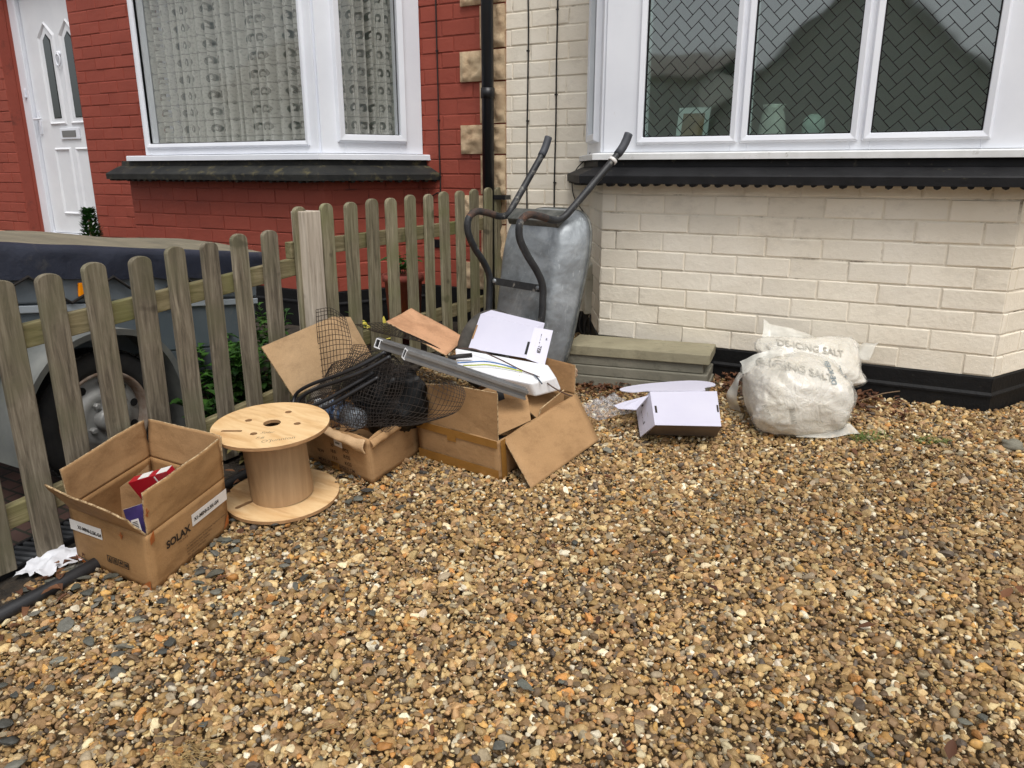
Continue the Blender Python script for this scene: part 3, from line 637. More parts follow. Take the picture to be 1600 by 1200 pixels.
def frame_panel(fr, A, B, z0, z1, openings, depth=.07, proud=.02):
    """window frame between plan points A, B: solid bars round each opening (s0, s1, zb, zt)"""
    A, B = V((*A, 0)), V((*B, 0)); D = B - A; L_ = D.length; D.normalize(); N = V((D.y, -D.x, 0)); P = lambda s, z, n: A + D * s + N * n + V((0, 0, z))
    def bar(s0, s1, a, c, n0=proud, n1=None):
        n1 = proud - depth if n1 is None else n1
        fr.hexa([P(s0, a, n0), P(s1, a, n0), P(s1, a, n1), P(s0, a, n1), P(s0, c, n0), P(s1, c, n0), P(s1, c, n1), P(s0, c, n1)])
    prev = 0
    for (s0, s1, zb, zt) in openings:
        bar(prev, s0, z0, z1); bar(s0, s1, z0, zb); bar(s0, s1, zt, z1); prev = s1
    bar(prev, L_, z0, z1)
    return P, D, N
def bead(fr, P, s0, s1, zb, zt, w=.022, n0=.02, n1=.034, outer=0):
    """sloped glazing bead or sash standing proud round an opening, mitred corners"""
    O = [(s0 - w, zb - w), (s1 + w, zb - w), (s1 + w, zt + w), (s0 - w, zt + w)]; I = [(s0, zb), (s1, zb), (s1, zt), (s0, zt)]
    Mi = [((o_[0] * .75 + i_[0] * .25), (o_[1] * .75 + i_[1] * .25)) for o_, i_ in zip(O, I)]
    a = [P(*q, n0 - .001) for q in O]; m1 = [P(*q, n1) for q in Mi]; m2 = [P(*q, n1 - .006) for q in I]; c = [P(*q, n0 - .02) for q in I]
    fs = []
    for i in range(4):
        k = (i + 1) % 4
        for t in range(3): fs.append((t * 4 + i, t * 4 + k, t * 4 + 4 + k, t * 4 + 4 + i))
    fr.add(a + m1 + m2 + c, fs)
def herringbone(b, P, s0, s1, zb, zt, n, w=.037, r=.0015):
    """lead strips of a 2:1 basket pattern laid diagonally, clipped to the pane"""
    ca = math.cos(R(43)); sa = math.sin(R(43)); cx, cz = (s0 + s1) / 2, (zb + zt) / 2; segs = set()
    K = 38
    for i in range(-K, K):
        for j in range(-K, K):
            # herringbone tiling: horizontal brick 2x1 at (i + j..., ) stepping
            x, y = i + 0, i * 1 + j * 4
            H = [(x, y, x + 2, y), (x, y + 1, x + 2, y + 1), (x, y, x, y + 1), (x + 2, y, x + 2, y + 1)]
            x2, y2 = x + 2, y - 0
            Vv = [(x + 2, y - 1, x + 2, y + 1), (x + 3, y - 1, x + 3, y + 1), (x + 2, y - 1, x + 3, y - 1), (x + 2, y + 1, x + 3, y + 1)]
            Vw = [(x, y + 1, x, y + 3), (x + 1, y + 1, x + 1, y + 3), (x, y + 3, x + 1, y + 3)]
            for q in H + Vv + Vw: segs.add(q)
    unit = set()
    for x0, y0, x1, y1 in segs:
        if y0 == y1:
            for t in range(min(x0, x1), max(x0, x1)): unit.add((t, y0, t + 1, y0))
        else:
            for t in range(min(y0, y1), max(y0, y1)): unit.add((x0, t, x0, t + 1))
    for x0, y0, x1, y1 in unit:
        p = V((x0 * w, y0 * w)); q = V((x1 * w, y1 * w)); p = V((cx + p.x * ca - p.y * sa, cz + p.x * sa + p.y * ca)); q = V((cx + q.x * ca - q.y * sa, cz + q.x * sa + q.y * ca))
        t0, t1 = 0, 1; d = q - p; ok = True          # Liang-Barsky
        for pp, qq in ((-d.x, p.x - s0), (d.x, s1 - p.x), (-d.y, p.y - zb), (d.y, zt - p.y)):
            if abs(pp) < 1e-9:
                if qq < 0: ok = False
            else:
                t = qq / pp
                if pp < 0: t0 = max(t0, t)
                else: t1 = min(t1, t)
        if not ok or t0 >= t1: continue
        a, c = p + d * t0, p + d * t1; e = V((-d.y, d.x)).normalized() * r
        b.hexa([P(a.x - e.x, a.y - e.y, n), P(c.x - e.x, c.y - e.y, n), P(c.x - e.x, c.y - e.y, n - .0012), P(a.x - e.x, a.y - e.y, n - .0012), P(a.x + e.x, a.y + e.y, n), P(c.x + e.x, c.y + e.y, n), P(c.x + e.x, c.y + e.y, n - .0012), P(a.x + e.x, a.y + e.y, n - .0012)])

TOP = 5.3
def house(kind, X0, poly, x_end, label, door=None):
    red = kind == 'red'; mat = 'red' if red else 'cream'
    h = thing('red_brick_house' if red else 'cream_brick_house', label, 'house', ((X0 + x_end) / 2, YW, .32))
    zp = .538 if red else .457         # top of the black plinth
    zf = 1.33 if red else 1.315        # bottom of the window frames
    pA, pB, pC, pD = poly
    left, right = min(X0, x_end), max(X0, x_end)
    # main wall with the bay opening and, on the red house, the doorway
    holes = [(pA[0] - left + .03, pD[0] - left - .03, 0, 2.7)]
    if door: holes.append((door[0] - left, door[1] - left, 0, door[2]))
    wall_mesh('wall', mat, h, [((left, YW), (right, YW), zp, TOP, dict(holes=holes, phase=.3))])
    wall_mesh('bay_wall', mat, h, [(pA, pB, zp, 1.2, dict(phase=.6)), (pB, pC, zp, 1.2, dict(phase=.12)), (pC, pD, zp, 1.2, dict(phase=.75))])
    b = mb()
    for pl, segs in ((poly, None),):
        ribbon(b, poly, [(.012, .0), (.012, zp - .075), (.017, zp - .078), (.017, zp - .07), (.009, zp - .06), (.009, zp - .004), (.0, zp + .002)])
    for a, c in (((left, YW), (pA[0] - .0, YW)), ((pD[0], YW), (right, YW))):
        if door and a[0] < door[0]:
            for a2, c2 in (((left, YW), (door[0], YW)), ((door[1], YW), (pA[0], YW))): ribbon(b, [a2, c2], [(.01, 0), (.01, zp - .004), (0, zp + .002)])
        else: ribbon(b, [a, c], [(.01, 0), (.01, zp - .004), (0, zp + .002)])
    b.build('plinth', 'blackpaint', h)
    # sloping slate apron with its scalloped underside
    b = mb(); zs = 1.295 if red else 1.283
    ribbon(b, poly, [(-.24, zs - .001), (.03, zs), (.035, zs - .03), (.05, zs - .034), (.118, 1.218), (.122, 1.212), (.120, 1.180), (.06, 1.178), (.0, 1.184)])
    op = offset_poly(poly, .112); 
    for a, c in zip(op, op[1:]):       # half-round ends of the roll under the edge
        L_ = (c - a).length; n_ = int(L_ / .054)
        for i in range(n_):
            p = a.lerp(c, (i + .5) / n_); d = (c - a).normalized(); nn = V((d.y, -d.x)); rr = rnd(.010, .016)
            b.tube([(p.x, p.y, 1.1815), (p.x - nn.x * .05, p.y - nn.y * .05, 1.1825)], rr, 8)
    ap = b.build('bay_apron', 'apron_mossy' if red else 'apron', h)
    # window: frame, panes, leads, sill
    fr = mb(); panes = []; base_poly = poly
    if red: pA, pB = (-4.85, YW), (-4.545, YB); poly = [pA, pB, pC, pD]
    ZT = 2.55; L1 = (V(pB) - V(pA)).length; L2 = pC[0] - pB[0]
    zg_ = zf + (.068 if red else .062)
    if red:
        sides = [(pA, pB, [(.16, L1 - .16, zg_ + .02, ZT - .1)]), (pB, pC, [(.052, L2 - .085, zg_, ZT - .1)]), (pC, pD, [(.135, L1 - .15, zg_ + .035, ZT - .1)])]
    else:
        g0 = -1.36
        sides = [(pA, pB, [(.2, L1 - .13, zg_ + .03, ZT - .1)]), (pB, pC, [(-1.174 - g0, -.79 - g0, zg_, ZT - .1), (-.72 - g0, -.322 - g0, zg_, ZT - .1), (-.25 - g0, .124 - g0, zg_, ZT - .1)]), (pC, pD, [(.15, L1 - .16, zg_ + .03, ZT - .1)])]
    gk = mb(); les = []
    for A_, B_, ops in sides:
        P, D, N = frame_panel(fr, A_, B_, zf, ZT, ops)
        for (s0, s1, zb, zt) in ops:
            front = A_ is pB
            bead(fr, P, s0, s1, zb, zt, w=.03 if front else .045, n1=.036 if front else .046)
            gk.add([P(s0, zb, .007), P(s1, zb, .007), P(s1, zt, .007), P(s0, zt, .007), P(s0 + .005, zb + .005, .007), P(s1 - .005, zb + .005, .007), P(s1 - .005, zt - .005, .007), P(s0 + .005, zt - .005, .007)], [(0, 1, 5, 4), (1, 2, 6, 5), (2, 3, 7, 6), (3, 0, 4, 7)])
            panes.append([P(s0, zb, .004), P(s1, zb, .004), P(s1, zt, .004), P(s0, zt, .004)])
            if not red and front: le = mb(); herringbone(le, P, s0, s1, zb, zt, .0065); les.append(le)
    wf = fr.build('window', 'upvc', h, bevel=.002, seg=1)
    for q in panes:
        pb = mb(); pb.sheet(q, .004); pb.build('pane', 'glass_clear' if red else 'glass', wf)
    gk.build('gasket', 'gasket', wf)
    for le in les: le.build('lead_lattice', 'lead', wf)
    b = mb(); ribbon(b, [(-4.96, YW), (-4.66, YB), pC, pD] if red else poly, [(-.15 if red else -.03, zf + .002), (.055, zf - .004), (.06, zf - .008), (.06, zs + .0), (-.15 if red else -.03, zs)]); b.build('sill', 'upvc_dirty' if not red else 'upvc', wf)
    # over the window: fascia and the lean-to roof of the bay
    b = mb(); ribbon(b, poly, [(.0, ZT + .002), (.05, ZT + .004), (.05, ZT + .16), (0, ZT + .16)]); b.build('fascia', 'upvc', h)
    b = mb(); ribbon(b, poly, [(.0, ZT + .17), (.12, ZT + .17), (.12, ZT + .2), (-.3, ZT + .55), (-.5, ZT + .55)]); b.build('bay_roof', 'apron', h)
    # the room behind: walls painted near white in place of more light inside
    b = mb(); x0, x1 = pA[0] - .8, pD[0] + .9
    b.hexa([(x1, 4.1, .6), (x0, 4.1, .6), (x0, 7.2, .6), (x1, 7.2, .6), (x1, 4.1, 2.75), (x0, 4.1, 2.75), (x0, 7.2, 2.75), (x1, 7.2, 2.75)])
    b.f = [f for i, f in enumerate(b.f) if i != 2]; b.m.pop(); b.s.pop()      # open to the bay
    b.add([(pA[0] + .06, 4.1, 1.31), (pD[0] - .06, 4.1, 1.31), (pC[0] - .05, YB + .08, 1.31), (pB[0] + .05, YB + .08, 1.31)], [(0, 1, 2, 3)], 1)
    b.add([(pA[0] + .06, 4.1, 2.6), (pD[0] - .06, 4.1, 2.6), (pC[0] - .05, YB + .08, 2.6), (pB[0] + .05, YB + .08, 2.6)], [(3, 2, 1, 0)], 0)
    b.build('room', [pm('room_wall', srgb(226, 238, 230), srgb(232, 244, 236)), 'upvc'], h)
    # body of the house behind the front wall, and its roof
    b = mb(); b.box((left, 7.3, .3), (right, 7.4, TOP)); b.box((left, YW + .1, TOP - .1), (right, 7.3, TOP))
    for xx in (left, right - .08): b.box((xx, YW + .1, .3), (xx + .08, 7.3, TOP - .1))
    b.build('back_wall', mat if False else 'stone', h)
    b = mb(); b.add([(left, YW - .35, TOP - .05), (right, YW - .35, TOP - .05), (right, 5.7, TOP + 1.5), (left, 5.7, TOP + 1.5), (right, 7.7, TOP - .05), (left, 7.7, TOP - .05)], [(0, 1, 2, 3), (3, 2, 4, 5)])
    b.build('roof', 'apron', h, solid=.06)
    return h
CPOLY = [(-1.66, YW), (-1.36, YB), (.29, YB), (.59, YW)]
RPOLY = [(-5.07, YW), (-4.77, YB), (-3.07, YB), (-2.77, YW)]
cream = house('cream', -2.18, CPOLY, 4.2, 'cream painted brick house with a leaded bay window above a black plinth')
DOOR = (-7.0, -6.02, 2.78)
redh = house('red', -2.18, RPOLY, -9.2, 'red painted brick house with lace curtains and a white front door', DOOR)
# doorway of the red house
b = mb(); tones = []
b.box((-7.09, YW + .092, .3), (-6.996, 4.25, DOOR[2])); b.box((-6.024, YW + .001, .3), (-5.93, 4.25, DOOR[2])); b.box((-6.996, YW + .001, DOOR[2] - .004), (-6.024, 4.25, DOOR[2] + .1))
o = b.build('doorway_reveal', 'red', redh); o.data.attributes.new('tone', 'FLOAT_COLOR', 'POINT').data.foreach_set('color', np.full(len(o.data.vertices) * 4, .94, np.float32))
b = mb(); YD = 4.09
for a, c in (((-7.0, YD - .02, .66), (-6.87, YD + .06, 2.7)), ((-6.10, YD - .02, .66), (-6.02, YD + .06, 2.7)), ((-6.87, YD - .02, 2.6), (-6.10, YD + .06, 2.7)), ((-6.87, YD - .02, .66), (-6.10, YD + .06, .70))): b.box(a, c)
b.box((-6.895, YD - .035, .66), (-6.87, YD - .02, 2.6)); b.box((-6.95, YD - .036, 1.83), (-6.925, YD - .0202, 1.90))
b.build('door_frame', 'upvc', redh, bevel=.003)
b = mb(); b.box((-6.862, YD, .705), (-6.105, YD + .045, 2.595))
def raised(b, x0, x1, z0, z1, peak=0):
    w = .028; y0 = YD - .0005; y1 = YD - .014
    O = [(x0, z0), (x1, z0), (x1, z1), ((x0 + x1) / 2, z1 + peak), (x0, z1)] if peak else [(x0, z0), (x1, z0), (x1, z1), (x0, z1)]
    cx, cz = (x0 + x1) / 2, (z0 + z1) / 2
    sh = lambda q, d: (q[0] + (d if q[0] < cx - 1e-4 else -d if q[0] > cx + 1e-4 else 0), q[1] + (d if q[1] < cz else -d))
    I1 = [sh(q, w * .5) for q in O]; I2 = [sh(q, w) for q in O]; n = len(O)
    b.add([(q[0], y0, q[1]) for q in O] + [(q[0], y1, q[1]) for q in I1] + [(q[0], y0, q[1]) for q in I2], [f for i in range(n) for k in [(i + 1) % n] for f in ((i, k, n + k, n + i), (n + i, n + k, 2 * n + k, 2 * n + i))])
for cx in (-6.565, -6.275):
    raised(b, cx - .115, cx + .115, 1.60, 2.30, .10); raised(b, cx - .115, cx + .115, .86, 1.42)
dr = b.build('door', 'door', redh)
for cx in (-6.565, -6.275):
    b = mb(); b.sheet([(cx - .045, YD - .004, 1.66), (cx + .045, YD - .004, 1.66), (cx + .045, YD - .004, 2.25), (cx - .0, YD - .004, 2.30), (cx - .045, YD - .004, 2.25)], .004); gp = b.build('glass_pane', 'glass_dark', dr)
    b = mb(); b.sheet([(cx - .05, YD - .0012, 1.655), (cx + .05, YD - .0012, 1.655), (cx + .05, YD - .0012, 2.26), (cx, YD - .0012, 2.31), (cx - .05, YD - .0012, 2.26)], .0015); b.build('pane_backing', 'gasket', dr)
b = mb(); b.box((-6.555, YD - .014, 1.485), (-6.295, YD - .001, 1.575)); lp = b.build('letter_plate', 'upvc', dr, bevel=.004)
b = mb(); b.box((-6.52, YD - .019, 1.505), (-6.335, YD - .0142, 1.555)); b.build('letter_flap', 'chrome', dr, bevel=.002)
b = mb(); b.box((-6.845, YD - .012, 1.53), (-6.815, YD, 1.72)); b.box((-6.84, YD - .05, 1.645), (-6.825, YD - .01, 1.66)); b.tube([(-6.832, YD - .05, 1.652), (-6.72, YD - .052, 1.655)], .009, 8); b.build('handle', 'upvc', dr, bevel=.002)
b = mb(); b.tube(spline([(-6.42 + .028 * math.sin(a), YD - .02, 2.10 + .045 * math.cos(a)) for a in [i * .6283 for i in range(10)]], 2, True), .006, 6, closed=True); b.lathe([(.0, .02), (.018, .018), (.02, .0)], (-6.42, YD, 2.15), (0, -1, 0), 12); b.build('knocker', 'upvc', dr)
b = mb(); b.box((-7.15, 3.62, .3), (-5.85, YD - .04, .64)); b.build('doorstep', 'slab', redh, bevel=.008)
# sandstone quoins at the party line
def quoin(x0, x1, z0, z1, seed):
    b = mb(); y0 = YW + .01; nu, nv = max(8, int((x1 - x0) / .014)), max(8, int((z1 - z0) / .014))
    def fn(u, v):
        e = min(u, 1 - u, v, 1 - v); e = min(1, e * 9)
        d = .012 + e * (.010 + .024 * (noise.fractal((x0 * 7 + u * 3.3 * (x1 - x0) * 6, seed * 3.7 + v * 3.1, seed), .9, 2.2, 4)))
        return (x0 + (x1 - x0) * u, YW - max(.008, d) - .006, z0 + (z1 - z0) * v)
    b.grid(fn, nu, nv, smooth=True)
    edge = lambda pts: b.add([q for p in pts for q in (p, (p[0], y0, p[2]))], [(2 * i, 2 * i + 1, 2 * i + 3, 2 * i + 2) for i in range(len(pts) - 1)])
    for k in range(4):
        pts = [fn(*{0: (t / 16, 0), 1: (1, t / 16), 2: (1 - t / 16, 1), 3: (0, 1 - t / 16)}[k]) for t in range(17)]; edge(pts)
    b.build('quoin', 'stone', redh)
for k in range(-1, 11):
    z = .93 + .394 * k
    if z > .5: quoin(-2.47 + rnd(-.006, .006), -2.182, z + .004, z + .163, k + 2)
    quoin(-2.342 + rnd(-.004, .004), -2.182, z + .172, z + .389, k + 31)
b = mb(); b.box((-2.70, YW - .014, .775), (-2.60, YW - .0105, .825)); [b.box((-2.695 + .0115 * i, YW - .018, .78), (-2.690 + .0115 * i, YW - .0142, .82)) for i in range(8)]; b.build('air_brick', 'blackplastic', redh)

# lace curtains
def curtain(name, A, B, z0, z1, folds, label, rep):
    b = mb(); A, B = V((*A, 0)), V((*B, 0)); D = B - A; N = V((D.y, -D.x, 0)).normalized(); L_ = D.length
    rs = random.Random(int(L_ * 100)); ph = [rs.uniform(0, 6.28) for _ in range(6)]
    nu, nv = int(L_ * 220), 12
    def fn(u, v):
        s = u * folds * 6.283
        n = .026 * math.sin(s + 1.6 * math.sin(u * 9 + ph[0]) + .3 * v) + .016 * math.sin(s * 1.7 + ph[1]) + .006 * math.sin(s * 3.1 + ph[2] + v)
        return A + D * u + N * n + V((0, 0, z0 + (z1 - z0) * v))
    b.grid(fn, nu, nv)
    at = V((A.x, A.y, z0)); o = b.build(name, 'lace', at=tuple(at))
    uv = o.data.uv_layers.new(name='uv'); k = 0; stretch = 1.35
    for p in o.data.polygons:
        for li in p.loop_indices:
            vi = o.data.loops[li].vertex_index; i, j = vi % (nu + 1), vi // (nu + 1)
            uv.data[li].uv = (i / nu * L_ / rep * stretch, j / nv * (z1 - z0) / (rep * 1.25))
    return tag(o, label, 'curtain', 'lace curtains in the red bay window')
curtain('lace_curtain', (-4.50, 3.485), (-3.12, 3.485), 1.34, 2.5, 19, 'wide patterned lace curtain behind the large front pane of the red house', .078)
curtain('lace_curtain', (-3.06, 3.56), (-2.86, 3.92), 1.34, 2.5, 6, 'narrow lace curtain behind the small side casement of the red house', .078)
# things on the cream bay's inner sill
t = thing('picture_frame', 'small silver picture frame standing behind the left leaded pane', 'picture frame', (-1.02, 3.62, 1.312))
b = mb(); X, U = V((.07, .01, 0)), V((0, .03, .10)); O = V((-1.02, 3.62, 1.415))
for s_ in (-1, 1): b.obox(O + X * s_ * .85, X * .15, V((0, .006, 0)), U); b.obox(O + U * s_ * .87, X * .699, V((0, .0055, 0)), U * .13)
b.build('border', pm('silver_frame', srgb(204, 210, 210), rough=.3), t)
b = mb(); b.obox(O, X * .72, V((0, .002, 0)), U * .76); b.build('picture', pm('brown_print', srgb(150, 120, 84), srgb(110, 92, 70), 14), t)
b = mb(); b.lathe([(.0, 0), (.045, 0), (.055, .03), (.06, .09), (.05, .15), (.042, .18), (.05, .2), (.046, .2), (.038, .178)], (-.665, 3.62, 1.312), (0, 0, 1), 24)
tag(b.build('vase', pm('white_glazed', srgb(196, 198, 190), rough=.3), at=(-.665, 3.62, 1.312)), 'white rounded vase behind the middle leaded pane', 'vase')
t = thing('globe_lamp', 'small pale glass globe on a stem behind the middle leaded pane', 'lamp', (-.5, 3.66, 1.312))
b = mb(); b.lathe([(0, .06), (.03, .063), (.046, .085), (.05, .11), (.042, .14), (.02, .158), (0, .16)], (-.5, 3.66, 1.312), (0, 0, 1), 24); b.build('globe', pm('pale_green_glass', srgb(186, 206, 196), rough=.15), t)
b = mb(); b.lathe([(0, 0), (.032, 0), (.03, .01), (.008, .018), (.008, .065)], (-.5, 3.66, 1.312), (0, 0, 1), 16); b.build('stem', 'chrome', t)

# drainpipe, cables, meter box
t = thing('drainpipe', 'black round drainpipe running down between the red and cream houses', 'drainpipe', (-2.25, 3.86, .33))
b = mb(); b.tube([(-2.25, 3.862, .33), (-2.25, 3.862, 5.2)], .034, 16); b.build('pipe', pm('black_gloss_pipe', srgb(20, 24, 30), srgb(26, 30, 36), 6, .35, spots=srgb(150, 150, 150), sscale=26, sthr=(.74, .78)), t)
for z in (1.62, 3.4): b = mb(); b.tube([(-2.25, 3.862, z), (-2.25, 3.862, z + .055)], .039, 16); b.build('socket', 'blackplastic', t)
b = mb(); b.box((-2.23, 3.86, 1.075), (-2.14, 3.925, 1.10)); b.build('bracket', 'blackplastic', t)
def cable(name, pts, label, clips, r=.0042, n=6):
    t = thing(name, label, 'cable', pts[0])
    b = mb(); b.tube(spline(pts, n), r, 6); b.build('wire', 'cable', t)
    for c in clips: b = mb(); b.obox(c, (.007, 0, 0), (0, .006, 0), (0, 0, .004)); b.build('clip', 'cable', t)
def wob(x, z0, z1, k=9): return [(x + rnd(-.003, .003), YW - .012, z0 + (z1 - z0) * i / k) for i in range(k + 1)]
cable('wall_cable', wob(-2.632, 5, 1.12, 14) + [(-2.65, YW - .014, 1.105), (-2.70, YW - .014, 1.08)], 'black cable clipped down the red brick wall beside its window', [(-2.632, YW - .01, z) for z in (1.9, 1.52, 1.2)])
cable('wall_cable', wob(-2.04, 5, .6, 16), 'black cable down the cream wall, nearest to the drainpipe', [(-2.04, YW - .01, z) for z in (1.86, 1.5, 1.18)])
cable('wall_cable', wob(-1.868, 5, .9, 14), 'black cable down the cream wall, nearest to the leaded window', [(-1.868, YW - .01, z) for z in (2.05, 1.63, 1.17)])
cable('wall_cable', [(-1.60, 3.80, 1.325), (-1.66, 3.90, 1.30), (-1.735, YW - .02, 1.24), (-1.76, YW - .015, 1.16), (-1.74, YW - .015, 1.08), (-1.68, YW - .015, 1.0), (-1.65, YW - .02, .9)], 'thin loose black wire looping from the corner of the leaded window sill', [], .003)
t = thing('meter_box', 'weathered off white meter box on the cream wall beside the wheelbarrow', 'meter box', (-1.56, 3.72, .50))
b = mb(); b.hexa([(-1.63, 3.80, .50), (-1.55, 3.66, .50), (-1.49, 3.70, .50), (-1.57, 3.84, .50), (-1.63, 3.80, .74), (-1.55, 3.66, .74), (-1.49, 3.70, .80), (-1.57, 3.84, .80)]); b.build('cover', pm('dirty_white_plastic', srgb(178, 174, 158), srgb(196, 192, 178), 8, .6, spots=srgb(130, 122, 100), sscale=12, sthr=(.55, .75)), t, bevel=.006)
b = mb()
for i in range(5): b.tube(spline([(-1.60 + i * .02, 3.75 - i * .02, .50), (-1.60 + i * .022 + rnd(-.02, .02), 3.73 - i * .02, .42), (-1.58 + i * .018 + rnd(-.03, .03), 3.72 - i * .02, .33)], 5), .005, 6)
b.build('cables', 'cable', t)
# ------------------------------------------------------------------ houses across the road (seen only as reflections in the glass)
def far_house(x0, x1, eaves, ridge, label, gable=False, chim=None):
    y0, y1 = -20, -28; zb = -.57
    h = thing('distant_house', label, 'house', ((x0 + x1) / 2, y0, zb))
    b = mb(); b.box((x0, y1, zb), (x1, y0, eaves)); xm = (x0 + x1) / 2
    if gable: b.add([(x0, y0, eaves), (x1, y0, eaves), (xm, y0, ridge), (x0, y1, eaves), (x1, y1, eaves), (xm, y1, ridge)], [(1, 0, 2), (3, 4, 5)])
    b.build('wall', pm('distant_brick', srgb(206, 212, 204), srgb(218, 224, 216), 6, .9), h)
    b = mb(); e = .35
    if gable: b.add([(x0 - e, y0 + e, eaves - .2), (xm, y0 + e, ridge + .05), (xm, y1 - e, ridge + .05), (x0 - e, y1 - e, eaves - .2), (x1 + e, y0 + e, eaves - .2), (x1 + e, y1 - e, eaves - .2)], [(0, 1, 2, 3), (1, 4, 5, 2)])
    else: b.add([(x0 - e, y0 + e, eaves - .1), (x1 + e, y0 + e, eaves - .1), (x1 + e, (y0 + y1) / 2, ridge), (x0 - e, (y0 + y1) / 2, ridge), (x1 + e, y1 - e, eaves - .1), (x0 - e, y1 - e, eaves - .1)], [(0, 1, 2, 3), (3, 2, 4, 5)])
    rf = b.build('roof', pm('distant_tiles', srgb(128, 120, 112), srgb(144, 136, 128), 8, .9), h, solid=.12)
    if chim:
        b = mb(); b.box((chim - .5, y0 - 3, eaves), (chim + .5, y0 - 2, chim_top)); b.build('chimney', 'stone', rf)
    for k in range(2):
        wx = x0 + (x1 - x0) * (.28 + .44 * k)
        b = mb(); b.box((wx - .8, y0 + .002, 1.0), (wx + .8, y0 + .06, 2.3)); w = b.build('window', 'upvc', h)
        b = mb(); b.sheet([(wx - .7, y0 + .07, 1.1), (wx + .7, y0 + .07, 1.1), (wx + .7, y0 + .07, 2.2), (wx - .7, y0 + .07, 2.2)], .01); b.build('pane', 'glass_dark', w)
chim_top = 8.5
far_house(-30, -14, 4.6, 7.4, 'long brick house across the road, reflected in the red house window')
far_house(-13.2, -7.2, 4.4, 5.6, 'low brick house across the road, reflected in the left leaded pane')
far_house(-6.8, 1.9, 2.9, 6.9, 'brick house with a pointed gable across the road, reflected in the middle leaded pane', gable=True)
far_house(2.3, 10.5, 4.3, 5.4, 'brick house with a chimney across the road, reflected in the right leaded pane', chim=3.1)

# ------------------------------------------------------------------ picket fence
XF = -2.2
def picket_mesh(hgt, w, lean=0):
    b = mb(); t = .019; n = 10; r = w / 2
    out = [(-r, 0), (r, 0)] + [(r * math.cos(math.pi * k / n), hgt - r * .8 + r * .8 * math.sin(math.pi * k / n)) for k in range(n + 1)]
    b.sheet([(0, p[0], p[1]) for p in out], t)
    return b
def fence(label, ys, tops, rails, gr):
    f = thing('picket_fence', label, 'fence', (XF, ys[len(ys) // 2], g(ys[len(ys) // 2])))
    protos = {}
    for i, (y, zt) in enumerate(zip(ys, tops)):
        zb = g(y) + .018 + rnd(-.008, .012); key = i % 3
        if key not in protos:
            o = picket_mesh(1.0, .073).build('picket', 'picket' if gr else 'picket_green', f, bevel=.003, seg=1); o.matrix_parent_inverse = Matrix(); protos[key] = o
        else:
            o = protos[key].copy(); C.objects.link(o); o.parent = f
        o.location = V((XF - .0095 + rnd(-.002, .002), y, zb)) - f.location; o.scale = (1, rnd(.95, 1.05), zt - zb); o.rotation_euler = (rnd(-.012, .012), rnd(-.01, .01), rnd(-.02, .02))
    for (ya, za, yb, zb_, h_) in rails:
        b = mb(); b.hexa([(XF - .055, ya, za - h_), (XF - .0215, ya, za - h_), (XF - .0215, yb, zb_ - h_), (XF - .055, yb, zb_ - h_), (XF - .055, ya, za), (XF - .0215, ya, za), (XF - .0215, yb, zb_), (XF - .055, yb, zb_)])
        b.build('rail', 'rail', f, bevel=.003)
    return f
ys1 = [.315, .45, .59, .725, .865, 1.005, 1.145, 1.275, 1.42, 1.565, 1.705, 1.84, 1.98, 2.12]
top1 = [.946 + .079 * (y - 1.145) + .004 * math.sin(y * 23) for y in ys1]
fence('near run of weathered picket fence beside the covered trailer', ys1, top1, [(.25, .745, 2.28, .898, .068), (.25, .243, 2.28, .398, .066)], True)
ys2 = [2.30, 2.452, 2.595, 2.74, 2.89, 3.04, 3.19, 3.345, 3.492, 3.636, 3.774, 3.905]
top2 = [1.105 + .028 * (y - 2.45) + .003 * math.sin(y * 19) for y in ys2]
fence('far run of greener picket fence reaching the house corner behind the wheelbarrow', ys2, top2, [(2.25, .962, 3.945, .978, .066), (2.25, .52, 3.945, .535, .066)], False)
b = mb(); b.box((-2.235, 2.275, .2), (-2.155, 2.36, 1.082))
tag(b.build('fence_post', 'post', bevel=.004, at=(-2.195, 2.318, .2)), 'pale square timber post between the two runs of picket fence', 'fence post')

# ------------------------------------------------------------------ covered trailer behind the fence
HUB = V((-2.50, 1.56, .385)); PT = -.118                  # nose down on its drawbar
FW = V((0, math.cos(math.atan(-PT)), PT)).normalized(); UP = V((0, -FW.z, FW.y)); RX = V((1, 0, 0))
TP = lambda x, f, u: V((x, HUB.y, HUB.z)) + FW * f + UP * u
tr = thing('trailer', 'grey box trailer under a navy tarpaulin behind the near picket fence', 'trailer', (-3.15, 1.56, .15))
x0, x1, f0, f1 = -3.72, -2.60, -1.15, .80
b = mb()
def tbox(b, xa, xb, fa, fb, ua, ub, m=0): b.hexa([TP(xa, fa, ua), TP(xb, fa, ua), TP(xb, fb, ua), TP(xa, fb, ua), TP(xa, fa, ub), TP(xb, fa, ub), TP(xb, fb, ub), TP(xa, fb, ub)], m)
tbox(b, x0, x1, f0, f1, .405, .53); tbox(b, x0, x1 - .012, f0 + .02, f1 - .012, .385, .405)
b.build('body', 'trailer_grey', tr, bevel=.008)
b = mb(); tbox(b, x0, x1 - .004, f0, f1 - .004, .20, .3845); b.build('lower_panel', pm('slate_grey_panel', srgb(84, 94, 101), srgb(96, 105, 111), 4, .5, spots=srgb(120, 122, 118), sscale=9, sthr=(.62, .8)), tr, bevel=.006)
b = mb(); tbox(b, x1 - .004, x1 + .006, f0, f1, .375, .40); b.build('trim_strip', 'trailer_light', tr, bevel=.003)
b = mb(); tbox(b, x1 - .05, x1 - .006, .30, f1 - .02, .06, .20); tbox(b, x0 + .1, x1 - .1, f0, f1 - .05, .1, .2); b.build('chassis', 'trailer_dark', tr, bevel=.006)
b = mb()                                                   # tarpaulin: skirt with soft top edge and a slightly sagging top
